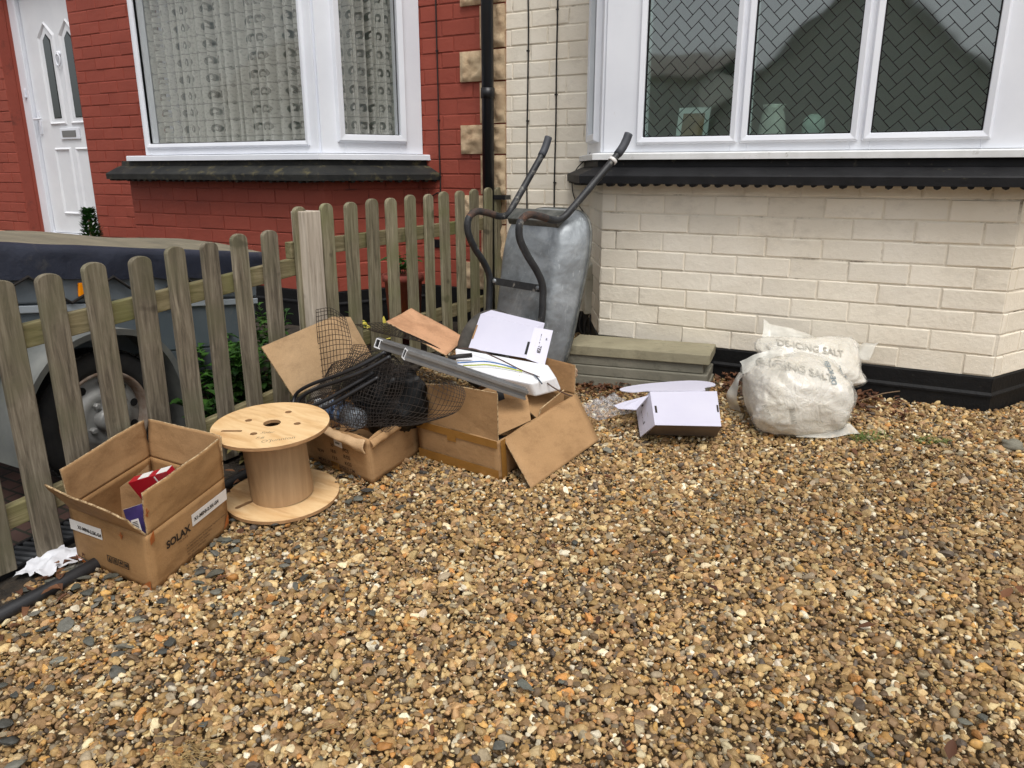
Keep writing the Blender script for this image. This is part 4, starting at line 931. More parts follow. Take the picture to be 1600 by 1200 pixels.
def tarp(u, v):
    a = u * 2 - 1; f = f0 - .03 + (f1 - f0 + .06) * v; s = 1 if a > 0 else -1
    w = (x1 - x0) / 2 + .018; xc = (x0 + x1) / 2; q = abs(a)
    if q > .80: k = (q - .80) / .20; x = w + .004 * math.sin(f * 21) ; z = .575 - k * .085 + .004 * math.sin(f * 33) * k
    elif q > .68: k = (q - .68) / .12; x = w - .03 * (1 - math.sin(k * 1.57)); z = .605 - .03 * (1 - math.cos(k * 1.57))
    else: k = q / .68; x = (w - .03) * k; z = .605 + .03 * (1 - k * k) + .006 * math.sin(f * 9 + a * 3) * (1 - k)
    z += .004 * noise.noise((f * 6, a * 4, 1))
    return TP(xc + s * x, f, z)
b.grid(tarp, 60, 50)
ncol = 60
b.m = [1 if (abs(((i % ncol) + .5) / ncol * 2 - 1) < .70) else 0 for i in range(len(b.f))]
ta = b.build('tarpaulin', ['tarp', 'tarp_top'], tr)
b = mb(); q = []; f = -1.1; up = True
while f < .82: q.append(TP(x1 + (.022 if up else .012), f, .497 if up else .405)); f += .15; up = not up
b.tube(q, .0058, 6); b.build('elastic_cord', 'cable', ta)
for ff in (-.03, .0):
    pass
b = mb(); tbox(b, x1 + .0005, x1 + .012, -.022, .035, .425, .475); b.build('side_reflector', 'amber', tr, bevel=.004)
b = mb()                                                   # mudguard
prof = [(-.33, -.10), (-.325, .0), (-.29, .14), (-.21, .25), (-.10, .31), (.02, .325), (.14, .30), (.235, .22), (.30, .09), (.335, -.03), (.345, -.12)]
pr = spline([(p[0], p[1], 0) for p in prof], 4)
for (xa, xb, dr_) in ((-2.66, -2.44, 0),):
    n = len(pr); o = len(b.v)
    for p in pr: c = V((p.x, p.y)); d = c.normalized() * -.012; b.v += [tuple(TP(xa, c.x, c.y)), tuple(TP(xb, c.x, c.y)), tuple(TP(xb - .004, c.x + d.x * 1.8, c.y + d.y * 1.8)), tuple(TP(xa, c.x + d.x, c.y + d.y))]
    for i in range(n - 1):
        for k in range(4): k2 = (k + 1) % 4; b.f.append((o + i * 4 + k, o + i * 4 + k2, o + i * 4 + 4 + k2, o + i * 4 + 4 + k)); b.m.append(0); b.s.append(k == 0)
b.build('mudguard', 'fender', tr)
b = mb(); rr = .248                                        # wheel: tyre, rim, hub
b.lathe([(.165, -.07), (.19, -.075), (.225, -.073), (.243, -.055), (rr, -.02), (rr, .02), (.243, .045), (.225, .06), (.19, .063), (.168, .055), (.162, .045)], (-2.55, HUB.y, HUB.z), RX, 48)
wh = b.build('wheel', 'rubber', tr)
b = mb(); 
for k in range(44):
    a = 2 * math.pi * k / 44; d = V((0, math.cos(a), math.sin(a))); t_ = V((0, -math.sin(a), math.cos(a))); b.obox(V((-2.515, HUB.y, HUB.z)) + d * .2465, (.022, 0, 0), t_ * .011, d * .0022)
b.build('tread', 'rubber', wh)
b = mb(); b.lathe([(.172, .0535), (.170, .062), (.160, .060), (.152, .035), (.150, .02)], (-2.55, HUB.y, HUB.z), RX, 48, 1); b.lathe([(.152, .022), (.138, .030), (.112, .036), (.10, .050), (.082, .056), (.07, .050), (.045, .050), (.0, .050)], (-2.55, HUB.y, HUB.z), RX, 48, 0)
rm = b.build('rim', ['rim_steel', 'rim_rust'], wh)
b = mb()
for k in range(10): a = 2 * math.pi * (k + .3) / 10; b.disc((-2.5135, HUB.y + .128 * math.cos(a), HUB.z + .128 * math.sin(a)), RX, .0150, 0, 14)
b.build('vent_hole', 'gasket', wh)
b = mb(); b.lathe([(.042, .045), (.042, .078), (.036, .086), (0, .088)], (-2.55, HUB.y, HUB.z), RX, 24); hb = b.build('hub_cap', 'rim_steel', wh)
for k in range(4): b = mb(); a = 2 * math.pi * k / 4 + .5; b.lathe([(.012, .05), (.012, .066), (.008, .069), (0, .069)], (-2.55, HUB.y + .062 * math.cos(a), HUB.z + .062 * math.sin(a)), RX, 6, smooth=False); b.build('wheel_nut', 'rim_steel', wh)
b = mb(); b.obox(TP(-3.12, 1.15, .02), (.04, 0, 0), FW * .42, UP * .035); b.obox(TP(-3.12, 1.58, .045), (.03, 0, 0), FW * .07, UP * .03); b.build('drawbar', 'trailer_dark', tr, bevel=.006)
b = mb(); b.tube([TP(-3.0, 1.02, -.22), TP(-3.0, 1.02, .30)], .024, 12); b.tube([TP(-3.0, 1.02, .30), TP(-2.93, 1.02, .32)], .01, 8); b.obox(TP(-3.0, 1.02, .05), (.05, 0, 0), FW * .05, UP * .05); b.build('prop_stand', 'trailer_dark', tr)

# drain channel with its slotted grate, black pipe, paper scraps along the foot of the fence
t = thing('drain_channel', 'black slotted drain grate along the foot of the fence', 'drain', (-2.29, 1.2, g(1.2)))
b = mb(); ya, yb = .3, 2.0
for xx in (-2.355, -2.232): b.hexa([(xx, ya, g(ya) - .02), (xx + .012, ya, g(ya) - .02), (xx + .012, yb, g(yb) - .02), (xx, yb, g(yb) - .02), (xx, ya, g(ya) + .02), (xx + .012, ya, g(ya) + .02), (xx + .012, yb, g(yb) + .02), (xx, yb, g(yb) + .02)])
b.build('side_rail', 'blackplastic', t, bevel=.002)
b = mb(); y = ya
while y < yb: b.obox((-2.2875, y, g(y) + .012), (.054, .018, 0), (-.003, .0055, .0005), (0, -.0005, .006)); y += .026
b.obox((-2.2875, (ya + yb) / 2, g((ya + yb) / 2) + .004), (.006, 0, 0), (0, (yb - ya) / 2, (g(yb) - g(ya)) / 2), (0, 0, .004)); b.build('grate', pm('grey_black_grate', srgb(70, 72, 74), srgb(92, 94, 96), 14, .5), t)
b = mb(); pts = [(x, y, g(y) + .016) for x, y in ((-2.07, .2), (-2.045, .5), (-2.04, .8), (-2.02, 1.15), (-2.04, 1.5), (-2.05, 1.85), (-2.055, 2.1), (-2.07, 2.4))]
b.tube(spline(pts, 6), .021, 14); tag(b.build('drain_pipe', 'blackpipe', at=(-2.04, .8, g(.8))), 'black plastic pipe lying on the gravel along the fence', 'pipe')
def scrap(name, mat, c, sx, sy, label, cat, seed, amp=.02, yaw=0, n=18, lift=.008, torn=True):
    b = mb(); cy, sy_ = math.cos(yaw), math.sin(yaw)
    def fn(u, v):
        x, y = (u - .5) * sx, (v - .5) * sy
        if torn:
            e = 1 + .28 * noise.noise((math.atan2(y, x) * 1.4, seed, .5)) + .16 * noise.noise((math.atan2(y, x) * 4, seed, 1.5)); x *= e; y *= e
        X, Y = c[0] + x * cy - y * sy_, c[1] + x * sy_ + y * cy
        z = g(Y) + lift + amp * (.6 + noise.fractal((x * 14, y * 14, seed), .8, 2, 4)) + amp * .8 * abs(noise.noise((x * 22, y * 9, seed + 4)))
        return (X, Y, z)
    b.grid(fn, n, n); at = (c[0], c[1], g(c[1])); return tag(b.build(name, mat, at=at), label, cat)
scrap('paper_scrap', 'paper', (-2.165, 1.10), .11, .13, 'crumpled white paper scrap under the near pickets', 'paper', 3, .02, .5)
scrap('paper_scrap', 'paper', (-2.12, 1.16), .07, .10, 'small greyish paper piece beside the larger crumpled scrap', 'paper', 8, .012, -.3)

# ------------------------------------------------------------------ cable drum
US = V((0, -SLOPE, 1)).normalized(); RT = V((math.cos(_yaw), math.sin(_yaw), 0)); FH = US.cross(RT).normalized()
DC = V((-1.81, 1.706, g(1.706) + .012)); DH = .262
d = thing('cable_drum', 'empty plywood cable drum standing on the gravel between two cardboard boxes', 'cable drum', DC)
def flange(O, r, holes, name, writing=False):
    cu = bpy.data.curves.new(name, 'CURVE'); cu.dimensions = '2D'; cu.fill_mode = 'BOTH'; cu.extrude = .0055; cu.resolution_u = 1
    def loop(pts):
        s = cu.splines.new('POLY'); s.points.add(len(pts) - 1)
        for i, p in enumerate(pts): s.points[i].co = (p[0], p[1], 0, 1)
        s.use_cyclic_u = True
    loop([(r * math.cos(2 * math.pi * k / 96), r * math.sin(2 * math.pi * k / 96)) for k in range(96)])
    for h in holes:
        if len(h) == 3: loop([(h[0] + h[2] * math.cos(-2 * math.pi * k / 28), h[1] + h[2] * math.sin(-2 * math.pi * k / 28)) for k in range(28)])
        else:
            cx, cy, L_, w, a = h; pts = []
            for sgn in (1, -1):
                for k in range(9): t_ = -math.pi / 2 + math.pi * k / 8; pts.append(((L_ / 2) * sgn + w * math.cos(t_) * sgn, w * math.sin(t_) * sgn))
            loop([(cx + p[0] * math.cos(a) - p[1] * math.sin(a), cy + p[0] * math.sin(a) + p[1] * math.cos(a)) for p in pts])
    o_ = bpy.data.objects.new(name, cu); C.objects.link(o_); dg = bpy.context.evaluated_depsgraph_get(); me = bpy.data.meshes.new_from_object(o_.evaluated_get(dg)); C.objects.unlink(o_); bpy.data.objects.remove(o_)
    for v in me.vertices: p = v.co.copy(); v.co = V(O) + RT * p.x + FH * p.y + US * p.z
    me.materials.clear(); me.materials.append(M['ply']); me.materials.append(M['plyedge']); me.update()
    for p in me.polygons:
        if abs(p.normal.dot(US)) < .5: p.material_index = 1
        p.use_smooth = False
    o_ = bpy.data.objects.new(name, me); C.objects.link(o_); o_.parent = d; o_.matrix_parent_inverse = Matrix.Translation(-V(d.location)); return o_
r = .187
tf = flange(DC + US * DH, r, [(.002, .006, .028), (.16 * r, .53 * r, .0112), (-.44 * r, .15 * r, .0112), (.46 * r, .01 * r, .0112), (-.167 * r, -.42 * r, .0112), (-.58 * r, -.31 * r, .055, .0065, .0)], 'top_flange')
flange(DC + US * .006, r, [(-.56 * r, -.42 * r, .05, .008, .9)], 'bottom_flange')
b = mb(); b.lathe([(.102, .0117), (.101, DH - .0057)], DC, US, 56); b.lathe([(.094, DH - .0057), (.094, .0117)], DC, US, 56); b.disc(DC + US * .0122, US, .094); b.build('barrel', 'drumwood', d)
OT = DC + US * (DH + .0058)
M['pencil'] = pm('pencil_marks', srgb(120, 104, 84), srgb(160, 136, 104), 40)
text('handwriting', "O'Junnion", .026, OT + RT * .012 - FH * .148, (RT * .94 + FH * .33), (FH * .94 - RT * .33), 'pencil', tf, shear=.2)
text('handwriting', "Solar", .021, OT + RT * -.012 - FH * .078, (RT * .99 + FH * .1), FH, 'pencil', tf, shear=.3)
text('handwriting', "F.B", .02, OT + RT * -.014 - FH * .118, (RT * .99 + FH * .1), FH, 'pencil', tf, shear=.2)

# ------------------------------------------------------------------ cardboard boxes
def rect(P, a, b_, c, d_): return [P(*a), P(*b_), P(*c), P(*d_)]
def carton(t, O, X, Y, w, dd, h, mat, thick=.005, crumple=0, seed=0, up=None):
    """open body: four walls and a bottom, fine enough to dent"""
    O, X, Y = V(O), V(X), V(Y); up = up or US; P = lambda x, y, z: O + X * x + Y * y + up * z
    b = mb(); n, m_ = 16, 10
    def wall(p0, p1, inner):
        (xa, ya), (xb, yb) = p0, p1
        def fn(u, v):
            x, y = xa + (xb - xa) * u, ya + (yb - ya) * u; p = P(x, y, v * h)
            if crumple:
                q = p * 9; e = crumple * (v ** 2)
                p = p + V((noise.noise(q + V((seed, 0, 0))), noise.noise(q + V((0, seed, 3))), noise.noise(q + V((7, 0, seed))) * 1.2)) * e
            bow = .004 * math.sin(math.pi * u) * math.sin(math.pi * min(1, v)); nn = (X * (yb - ya) - Y * (xb - xa)).normalized()
            return p + nn * bow
        b.grid(fn, n, m_)
    wall((0, 0), (w, 0), 0); wall((w, 0), (w, dd), 0); wall((w, dd), (0, dd), 0); wall((0, dd), (0, 0), 0)
    b.add([P(0, 0, .003), P(w, 0, .003), P(w, dd, .003), P(0, dd, .003)], [(0, 1, 2, 3)])
    o = b.build('body', mat, t, solid=thick); return o, P
def flap(t, pts, mat, th=.005, name='flap', sag=.004):
    """a carton flap: slightly bowed and dented board with its cut edge showing"""
    pts = [V(p) for p in pts]
    if len(pts) != 4:
        b = mb(); b.sheet(pts, th, 0, 1); return b.build(name, [mat, 'card_edge'], t)
    nn = (pts[1] - pts[0]).cross(pts[3] - pts[0]).normalized(); sd = pts[0].x * 31 + pts[1].y * 17; b = mb()
    def fn(u, v):
        p = pts[0].lerp(pts[1], u).lerp(pts[3].lerp(pts[2], u), v); e = min(1, v * 3)
        return p + nn * e * (sag * math.sin(math.pi * u) + .0045 * noise.noise(p * 9 + V((sd, 0, 0))) + .0016 * noise.noise(p * 32 + V((0, sd, 0))) + .006 * max(0, abs(u - .5) * 2 - .8) * noise.noise((sd, u * 3, v * 4)) * 5 * v)
    b.grid(fn, 22, 14); o = b.build(name, [mat, 'card_edge'], t, solid=th); md = o.modifiers['solid']; md.material_offset_rim = 1; return o
def patch(t, name, mat, P3, off, body):                      # a thin label or tape lying on a face: 4 corner points pushed out by off
    b = mb(); b.sheet([V(p) + V(off) for p in P3], .0008); return b.build(name, mat, body)

# box on the left
A_ = V((-1.758, 1.160, g(1.160) + .006)); X_ = V((-1, .03, .003)).normalized(); Y_ = V((-.22, .97, .092)).normalized(); US0 = US; US = (V((0, -.095, 1)) + RT * .09).normalized()
t = thing('cardboard_box', 'open brown carton with white labels and red packets inside, nearest to the camera', 'cardboard box', A_)
w, dd, h = .357, .338, .177
bo, P = carton(t, A_, X_, Y_, w, dd, h, 'card_stained')
no = X_.cross(US).normalized() * -1; no = (Y_ - Y_.dot(X_) * X_).normalized() * -1         # outwards of the front left face
ne = -(X_ - X_.dot(Y_) * Y_).normalized()                                            # outwards of the right face
e = .0006
flap(t, rect(P, (w, 0, h), (0, 0, h), (.035, -.055, h + .088), (w + .018, -.055, h + .098)), 'card_stained')           # front flap, leaning out
flap(t, rect(P, (0, .002, h), (0, dd, h), (.0, dd - .006, h + .135), (.0, .006, h + .126)), 'card_stained')
flap(t, rect(P, (w, dd, h), (w, .002, h), (w + .012, .0, h + .118), (w + .012, dd - .004, h + .13)), 'card')
flap(t, rect(P, (0, dd, h), (w, dd, h), (w - .004, dd + .012, h + .13), (.004, dd + .012, h + .135)), 'card')
off = no * .008
patch(t, 'label', 'label', [P(.355, 0, .108), P(.20, 0, .112), P(.20, 0, .148), P(.355, 0, .142)], off, bo)
text('print', 'X1-MINI-2.5K-G4', .0155, P(.315, 0, .120) + no * .0095, -X_, US, 'ink', bo, bold=.0006)
patch(t, 'label', 'label', [P(0, .17, .105), P(0, dd - .004, .105), P(0, dd - .004, .142), P(0, .17, .142)], ne * .008, bo)
text('print', 'X1-MINI-2.5K-G4', .0155, P(0, .178, .118) + ne * .0095, Y_, US, 'ink', bo, bold=.0006)
text('print', 'SOLAX', .032, P(0, .058, .098) + ne * .0082, Y_, US, 'ink', bo, bold=.0012)
text('print', 'P O W E R', .009, P(0, .105, .086) + ne * .0082, Y_, US, 'ink_brown', bo)
for k in range(5):
    text('print', ('A Company Limited by Guarantee Registered Address', 'No 288 Shizhu Road Tonglu Park', 'Economic Zone City Zhejiang', 'TEL +00 571 0000 0000', 'info @ service')[k], .0085, P(0, .135, .058 - k * .0105) + ne * .0082, Y_, US, 'ink_brown', bo)
for k in range(4):                                           # handling marks in little frames
    x = .19 - k * .026; q = lambda a, c: P(x - a, 0, .045 + c) + no * .0085
    b = mb()
    for (a0, c0, a1, c1) in ((0, 0, .021, .002), (0, .02, .021, .022), (0, .002, .002, .02), (.019, .002, .021, .02)): b.sheet([q(a0, c0), q(a1, c0), q(a1, c1), q(a0, c1)], .0006)
    if k == 0: b.sheet([q(.005, .004), q(.016, .004), q(.0105, .017)], .0006)
    elif k == 1: b.sheet([q(.006, .004), q(.009, .004), q(.009, .017), q(.006, .017)], .0006); b.sheet([q(.012, .004), q(.015, .004), q(.015, .017), q(.012, .017)], .0006)
    elif k == 2: b.sheet([q(.004, .010), q(.017, .010), q(.0105, .018)], .0006); b.sheet([q(.0095, .004), q(.0115, .004), q(.0115, .010), q(.0095, .010)], .0006)
    else: b.sheet([q(.005, .006), q(.016, .006), q(.016, .016), q(.005, .016)], .0006)
    b.build('print', 'ink', bo)
for (pts, o_) in (([P(.115, 0, .150), P(.098, 0, .150), P(.098, 0, .154), P(.115, 0, .154)], off), ([P(.108, 0, .142), P(.104, 0, .142), P(.104, 0, .163), P(.108, 0, .163)], off), ([P(.356, 0, .018), P(.30, 0, .006), P(.29, 0, .002), P(.356, 0, .002)], no * .007), ([P(.05, 0, .002), P(.002, 0, .002), P(.002, 0, .035), P(.012, 0, .03)], no * .007),
                  ([P(0, .003, .235), P(0, .017, .243), P(0, .017, .247), P(0, .003, .240)], ne * .004), ([P(0, .007, .23), P(0, .011, .23), P(0, .011, .255), P(0, .007, .255)], ne * .004), ([P(0, .004, .145), P(0, .02, .15), P(0, .02, .182), P(0, .004, .165)], ne * .0065), ([P(0, dd - .03, .012), P(0, dd - .006, .02), P(0, dd - .004, .05), P(0, dd - .012, .045)], ne * .007), ([P(0, dd - .09, .29), P(0, dd - .07, .294), P(0, dd - .07, .298), P(0, dd - .09, .294)], ne * .004), ([P(0, .1, .285), P(0, .118, .288), P(0, .118, .292), P(0, .1, .289)], ne * .004)):
    b = mb(); b.sheet([p + o_ for p in pts], .0008); b.build('tape_mark', 'tape_orange', bo)
# what lies in it
def packet(label, c, size, ex, ey, mats, cat='packet', name='packet'):
    c, ex, ey = V(c), V(ex).normalized(), V(ey); ey = (ey - ey.dot(ex) * ex).normalized(); ez = ex.cross(ey)
    t = thing(name, label, cat, c); a, b_, c_ = size
    b = mb(); b.obox(c, ex * a / 2, ey * b_ / 2, ez * c_ / 2); bd = b.build('carton', mats[0], t, bevel=.001)
    return t, bd, (lambda x, y, z: c + ex * a / 2 * x + ey * b_ / 2 * y + ez * c_ / 2 * z), ez
t1, bd, Q, ez = packet('upright red and white packet inside the near carton', P(.12, .165, .215), (.155, .085, .03), X_ * -.14 + Y_ * .035 + US * .048, US * .9 - Y_ * .2, ['redbox'])
for (a0, a1, c0, c1) in ((-.3, -.05, -.8, -.3), (.3, .36, -.9, .9), (.45, .9, -.6, -.4)):
    b = mb(); b.sheet([Q(a0, c0, 1.02), Q(a1, c0, 1.02), Q(a1, c1, 1.02), Q(a0, c1, 1.02)], .0006); b.sheet([Q(a0, c0, -1.02), Q(a1, c0, -1.02), Q(a1, c1, -1.02), Q(a0, c1, -1.02)], .0006); b.build('print', 'label', bd)
b = mb(); b.sheet([Q(-.5, 1.02, -.9), Q(.05, 1.02, -.9), Q(.05, 1.02, .9), Q(-.5, 1.02, .9)], .0006); b.sheet([Q(.45, 1.02, -.9), Q(1, 1.02, -.9), Q(1, 1.02, .9), Q(.45, 1.02, .9)], .0006); b.build('print', 'label', bd)
t2, bd, Q, ez = packet('purple and white packet with a barcode in the front corner of the near carton', P(.092, .068, .155), (.09, .10, .035), X_ * -.075 + Y_ * .015 + US * .03, US * .9 + X_ * .35 + Y_ * .15, ['purple'])
for zz in (1.02, -1.02):
    b = mb(); b.sheet([Q(-.6, -.5, zz), Q(.1, -.5, zz), Q(.1, .3, zz), Q(-.6, .3, zz)], .0006); lb = b.build('barcode_label', 'label', bd)
    b = mb()
    for k in range(7): b.sheet([Q(-.5, -.42 + k * .09, zz * 1.03), Q(-.02, -.42 + k * .09, zz * 1.03), Q(-.02, -.38 + k * .09, zz * 1.03), Q(-.5, -.38 + k * .09, zz * 1.03)], .0004)
    b.build('print', 'ink', bd)
b = mb(); b.sheet([Q(-1, 1.02, -1), Q(1, 1.02, -1), Q(1, 1.02, 1), Q(-1, 1.02, 1)], .0006); b.build('lid', 'label', bd)
t3, bd, Q, ez = packet('white packet lying flat at the bottom of the near carton', P(.1, .12, .05), (.13, .1, .05), Y_, X_, ['label'])
b = mb(); b.sheet([Q(-.9, -.9, 1.02), Q(-.2, -.9, 1.02), Q(-.2, .9, 1.02), Q(-.9, .9, 1.02)], .0006); b.build('print', 'redbox', bd)
b = mb(); b.sheet([P(.30, .14, .02), P(.20, .205, .02), P(.20, .20, .245), P(.25, .175, .205), P(.295, .15, .176)], .005, 0, 1); tag(b.build('cardboard_insert', ['card', 'card_edge'], at=tuple(P(.21, .15, .02))), 'folded cardboard divider standing inside the near carton', 'cardboard'); US = US0

# box in the middle, with printed weights
A_ = V((-1.592, 1.915, g(1.915) + .006)); X_ = V((-.984, .178, .017)).normalized(); Y_ = V((.012, .996, .095)).normalized()
t = thing('cardboard_box', 'crumpled brown carton with printed weights, full of black netting', 'cardboard box', A_)
w, dd, h = .455, .29, .165
bo, P = carton(t, A_, X_, Y_, w, dd, h, 'card', crumple=.016, seed=5)
no = (Y_ - Y_.dot(X_) * X_).normalized() * -1; ne = -(X_ - X_.dot(Y_) * Y_).normalized()
tx = lambda s, x, z, sz: text('print', s, sz, P(x, 0, z) + no * .0085, -X_, US, 'ink_brown', bo, bold=.0003)
tx('PCS', .137, .088, .02); tx('KGS', .137, .063, .02); tx('KGS', .134, .037, .02); tx('30', .205, .092, .018); tx('18.0', .21, .068, .018); tx('13.0', .205, .042, .018)
tx('N.W', .285, .052, .018); tx('MEAS: 50.0X41.5X27.5 CM', .288, .016, .0182)
patch(t, 'label', 'label', [P(.176, 0, .104), P(.134, 0, .102), P(.134, 0, .128), P(.176, 0, .130)], no * .011, bo)
text('print', 'UEX007', .0075, P(.170, 0, .114) + no * .0125, -X_, US, 'ink', bo, bold=.0004)
b = mb(); b.sheet([P(.215, -.0, .001) + no * .0065, P(.17, 0, .001) + no * .0065, P(.17, 0, .03) + no * .0075, P(.215, 0, .03) + no * .0075], .0008); b.build('tape_strip', 'tape', bo)
flap(t, [V((-2.0, 1.977, .425)), V((-2.0, 2.44, .485)), V((-2.035, 2.36, .66)), V((-2.06, 2.28, .672)), V((-2.06, 1.90, .625))], 'card_pale')   # big left flap, leaning on the fence
b = mb()                                                    # front flap crushed and folded back over the edge
def crush(u, v):
    p = P(.40 - .40 * u, 0, h) + no * (.010 + .028 * math.sin(v * 2.6) * (.5 + .5 * math.sin(u * 3.0)) ) - US * (.046 * v * (.12 + .88 * max(0, (u - .45) / .55) ** .8))
    q = p * 26; return p + V((noise.noise(q), noise.noise(q + V((5, 1, 2))), noise.noise(q + V((1, 8, 4))))) * .006
b.grid(crush, 40, 8); b.build('flap', 'card_pale', t, solid=.004)
b = mb()
def crush2(u, v):
    p = P(0, .29 * u, h) + ne * (.010 + .012 * math.sin(v * 2.6)) - US * (.03 * v * (1 - .6 * u)); q = p * 30; return p + V((noise.noise(q), noise.noise(q + V((5, 1, 2))), noise.noise(q + V((1, 8, 4))))) * .005
b.grid(crush2, 26, 6); b.build('flap', 'card', t, solid=.004)
MB_P = P

# box on the right, lying open
A_ = V((-1.195, 2.117, g(2.117) + .006)); X_ = V((-.991, .131, .012)).normalized(); Y_ = V((.13, .987, .094)).normalized()
t = thing('cardboard_box', 'open brown carton with shiny tape bands and one flap fallen to the gravel', 'cardboard box', A_)
w, dd, h = .372, .50, .145
bo, P = carton(t, A_, X_, Y_, w, dd, h, 'card', crumple=.004, seed=9)
no = (Y_ - Y_.dot(X_) * X_).normalized() * -1; ne = -(X_ - X_.dot(Y_) * Y_).normalized()
for (z0, z1) in ((.0, .035), (.118, .146)):
    b = mb(); b.sheet([P(w, 0, z0) + no * .0085, P(.0, 0, z0) + no * .0085, P(0, 0, z1) + no * .0085, P(w, 0, z1) + no * .0085], .0007); b.build('tape_strip', 'tape', bo)
b = mb(); b.sheet([P(.225, 0, .10) + no * .009, P(.185, 0, .10) + no * .009, P(.185, 0, .146) + no * .009, P(.225, 0, .146) + no * .009], .0007); b.build('tape_strip', 'tape', bo)
b = mb(); b.sheet([P(0, .002, .0) + ne * .008, P(0, .03, .0) + ne * .008, P(0, .03, .145) + ne * .008, P(0, .002, .145) + ne * .008], .0007); b.build('tape_strip', 'tape', bo)
flap(t, [P(w, 0, h), P(0, 0, h), P(-.006, .002, h + .175), P(w * .55, .008, h + .165), P(w - .02, .012, h + .14)], 'card')        # front flap upright
flap(t, [P(0, .03, h - .004), V((-1.062, 2.09, g(2.09) + .01)), V((-1.00, 2.53, g(2.53) + .01)), P(-.01, dd - .01, h + .005)], 'card')     # right flap down to the gravel
flap(t, [V((-1.79, 2.855, .50)), V((-1.686, 2.535, .50)), V((-1.985, 2.53, .615)), V((-2.09, 2.86, .615))], 'card_pink')         # left flap out over the netting
flap(t, [P(0, dd, h), P(w * .9, dd, h), P(w * .9, dd + .05, h + .12), P(.03, dd + .05, h + .10)], 'card_dark')
RP = P
# die-cut inserts in it
def insert(pts_list, label, at):
    tt = thing('cardboard_insert', label, 'cardboard', at)
    for k, pts in enumerate(pts_list): b = mb(); b.sheet(pts, .0045, 0, 1); b.build('panel', ['card', 'card_edge'], tt)
    return tt
q = lambda x, y, z: P(x, y, z)
ti = insert([[q(.125, .075, .175), q(.072, .02, .12), q(-.004, .19, .15), q(.055, .26, .195)], [q(.125, .075, .175), q(.055, .26, .195), q(.11, .29, .27), q(.175, .13, .25)]], 'folded cardboard insert with two slots, leaning in the open carton', q(.08, .15, .1))
for pn, (ua, ub, va, vb) in (([q(.125, .075, .175), q(.072, .02, .12), q(-.004, .19, .15), q(.055, .26, .195)], (.45, .60, .30, .75)), ([q(.125, .075, .175), q(.055, .26, .195), q(.11, .29, .27), q(.175, .13, .25)], (.38, .52, .35, 1.0))):
    pn = [V(p_) for p_ in pn]; nn = (pn[1] - pn[0]).cross(pn[3] - pn[0]).normalized(); nn = nn if nn.dot(V((0, 0, 1.24)) - pn[0]) > 0 else -nn
    f_ = lambda u_, v_: pn[0].lerp(pn[1], u_).lerp(pn[3].lerp(pn[2], u_), v_) + nn * .0034
    c = mb(); c.sheet([f_(ua, va), f_(ub, va), f_(ub, vb), f_(ua, vb)], .0008); c.build('slot', 'gasket', ti)
insert([[q(.005, .25, .13), q(.10, .25, .18), q(.10, .42, .185), q(.005, .42, .135)], [q(.005, .25, .13), q(.005, .42, .135), q(.0, .42, .19), q(-.0, .26, .17)]], 'plain folded cardboard insert deeper inside the open carton', q(.05, .35, .12))
b = mb()
for k in range(5): b.tube(spline([q(.15 + .02 * k, .05 + .01 * k, .10 + .01 * k), q(.10 + .02 * k, .02, .12), q(.05, .04 + .02 * k, .10), q(.10, .09, .06 + .01 * k), q(.17, .05, .07)], 5), .006, 6)
tag(b.build('cable_coil', 'cable', at=tuple(q(.1, .05, .08))), 'dark cable coil just behind the front flap of the open carton', 'cable')
# ------------------------------------------------------------------ netting, bag, bottle and hose piled in the middle carton
def net(parent, fn, nu, nv, r=.00125, samp=26, mat='net', name='mesh_sheet'):
    b = mb()
    for i in range(nu + 1): b.tube([fn(i / nu, k / samp) for k in range(samp + 1)], r, 3, caps=False)
    for j in range(nv + 1): b.tube([fn(k / samp, j / nv) for k in range(samp + 1)], r, 3, caps=False)
    return b.build(name, mat, parent)
def patchfn(rows, amp=.0, seed=0, fr=9):
    rows = [[V(p) for p in r_] for r_ in rows]
    def cr(pts, t):
        n = len(pts) - 1; x = min(t * n, n - 1e-6); i = int(x); f = x - i
        p0, p1, p2, p3 = pts[max(i - 1, 0)], pts[i], pts[i + 1], pts[min(i + 2, n)]
        return .5 * ((2 * p1) + (p2 - p0) * f + (2 * p0 - 5 * p1 + 4 * p2 - p3) * f * f + (3 * p1 - p0 - 3 * p2 + p3) * f ** 3)
    def fn(u, v):
        p = cr([cr(r_, u) for r_ in rows], v)
        if amp: q = p * fr + V((seed, seed * 2, 0)); p = p + V((noise.noise(q), noise.noise(q + V((9, 2, 4))), noise.noise(q + V((3, 7, 1))))) * amp
        return p
    return fn
nt = thing('garden_netting', 'tangled black plastic mesh netting spilling out of the middle carton', 'netting', (-1.72, 2.1, .37))
net(nt, patchfn([[(-2.0, 2.13, .43), (-1.90, 2.10, .47), (-1.80, 2.08, .52)], [(-2.04, 2.17, .58), (-1.94, 2.15, .60), (-1.84, 2.13, .61)], [(-2.02, 2.15, .725), (-1.94, 2.15, .735), (-1.88, 2.16, .70)]], .012, 3, 5), 11, 15)
net(nt, patchfn([[(-1.64, 2.06, .575), (-1.52, 2.08, .575), (-1.40, 2.085, .55), (-1.32, 2.08, .525)], [(-1.62, 2.0, .52), (-1.48, 2.03, .56), (-1.37, 2.06, .515), (-1.30, 2.06, .50)], [(-1.63, 1.97, .45), (-1.50, 2.0, .45), (-1.39, 2.03, .445), (-1.32, 2.045, .455)], [(-1.68, 1.95, .375), (-1.58, 1.96, .385), (-1.48, 1.99, .395), (-1.40, 2.02, .42)]], .008, 8, 6), 21, 13, .0011)
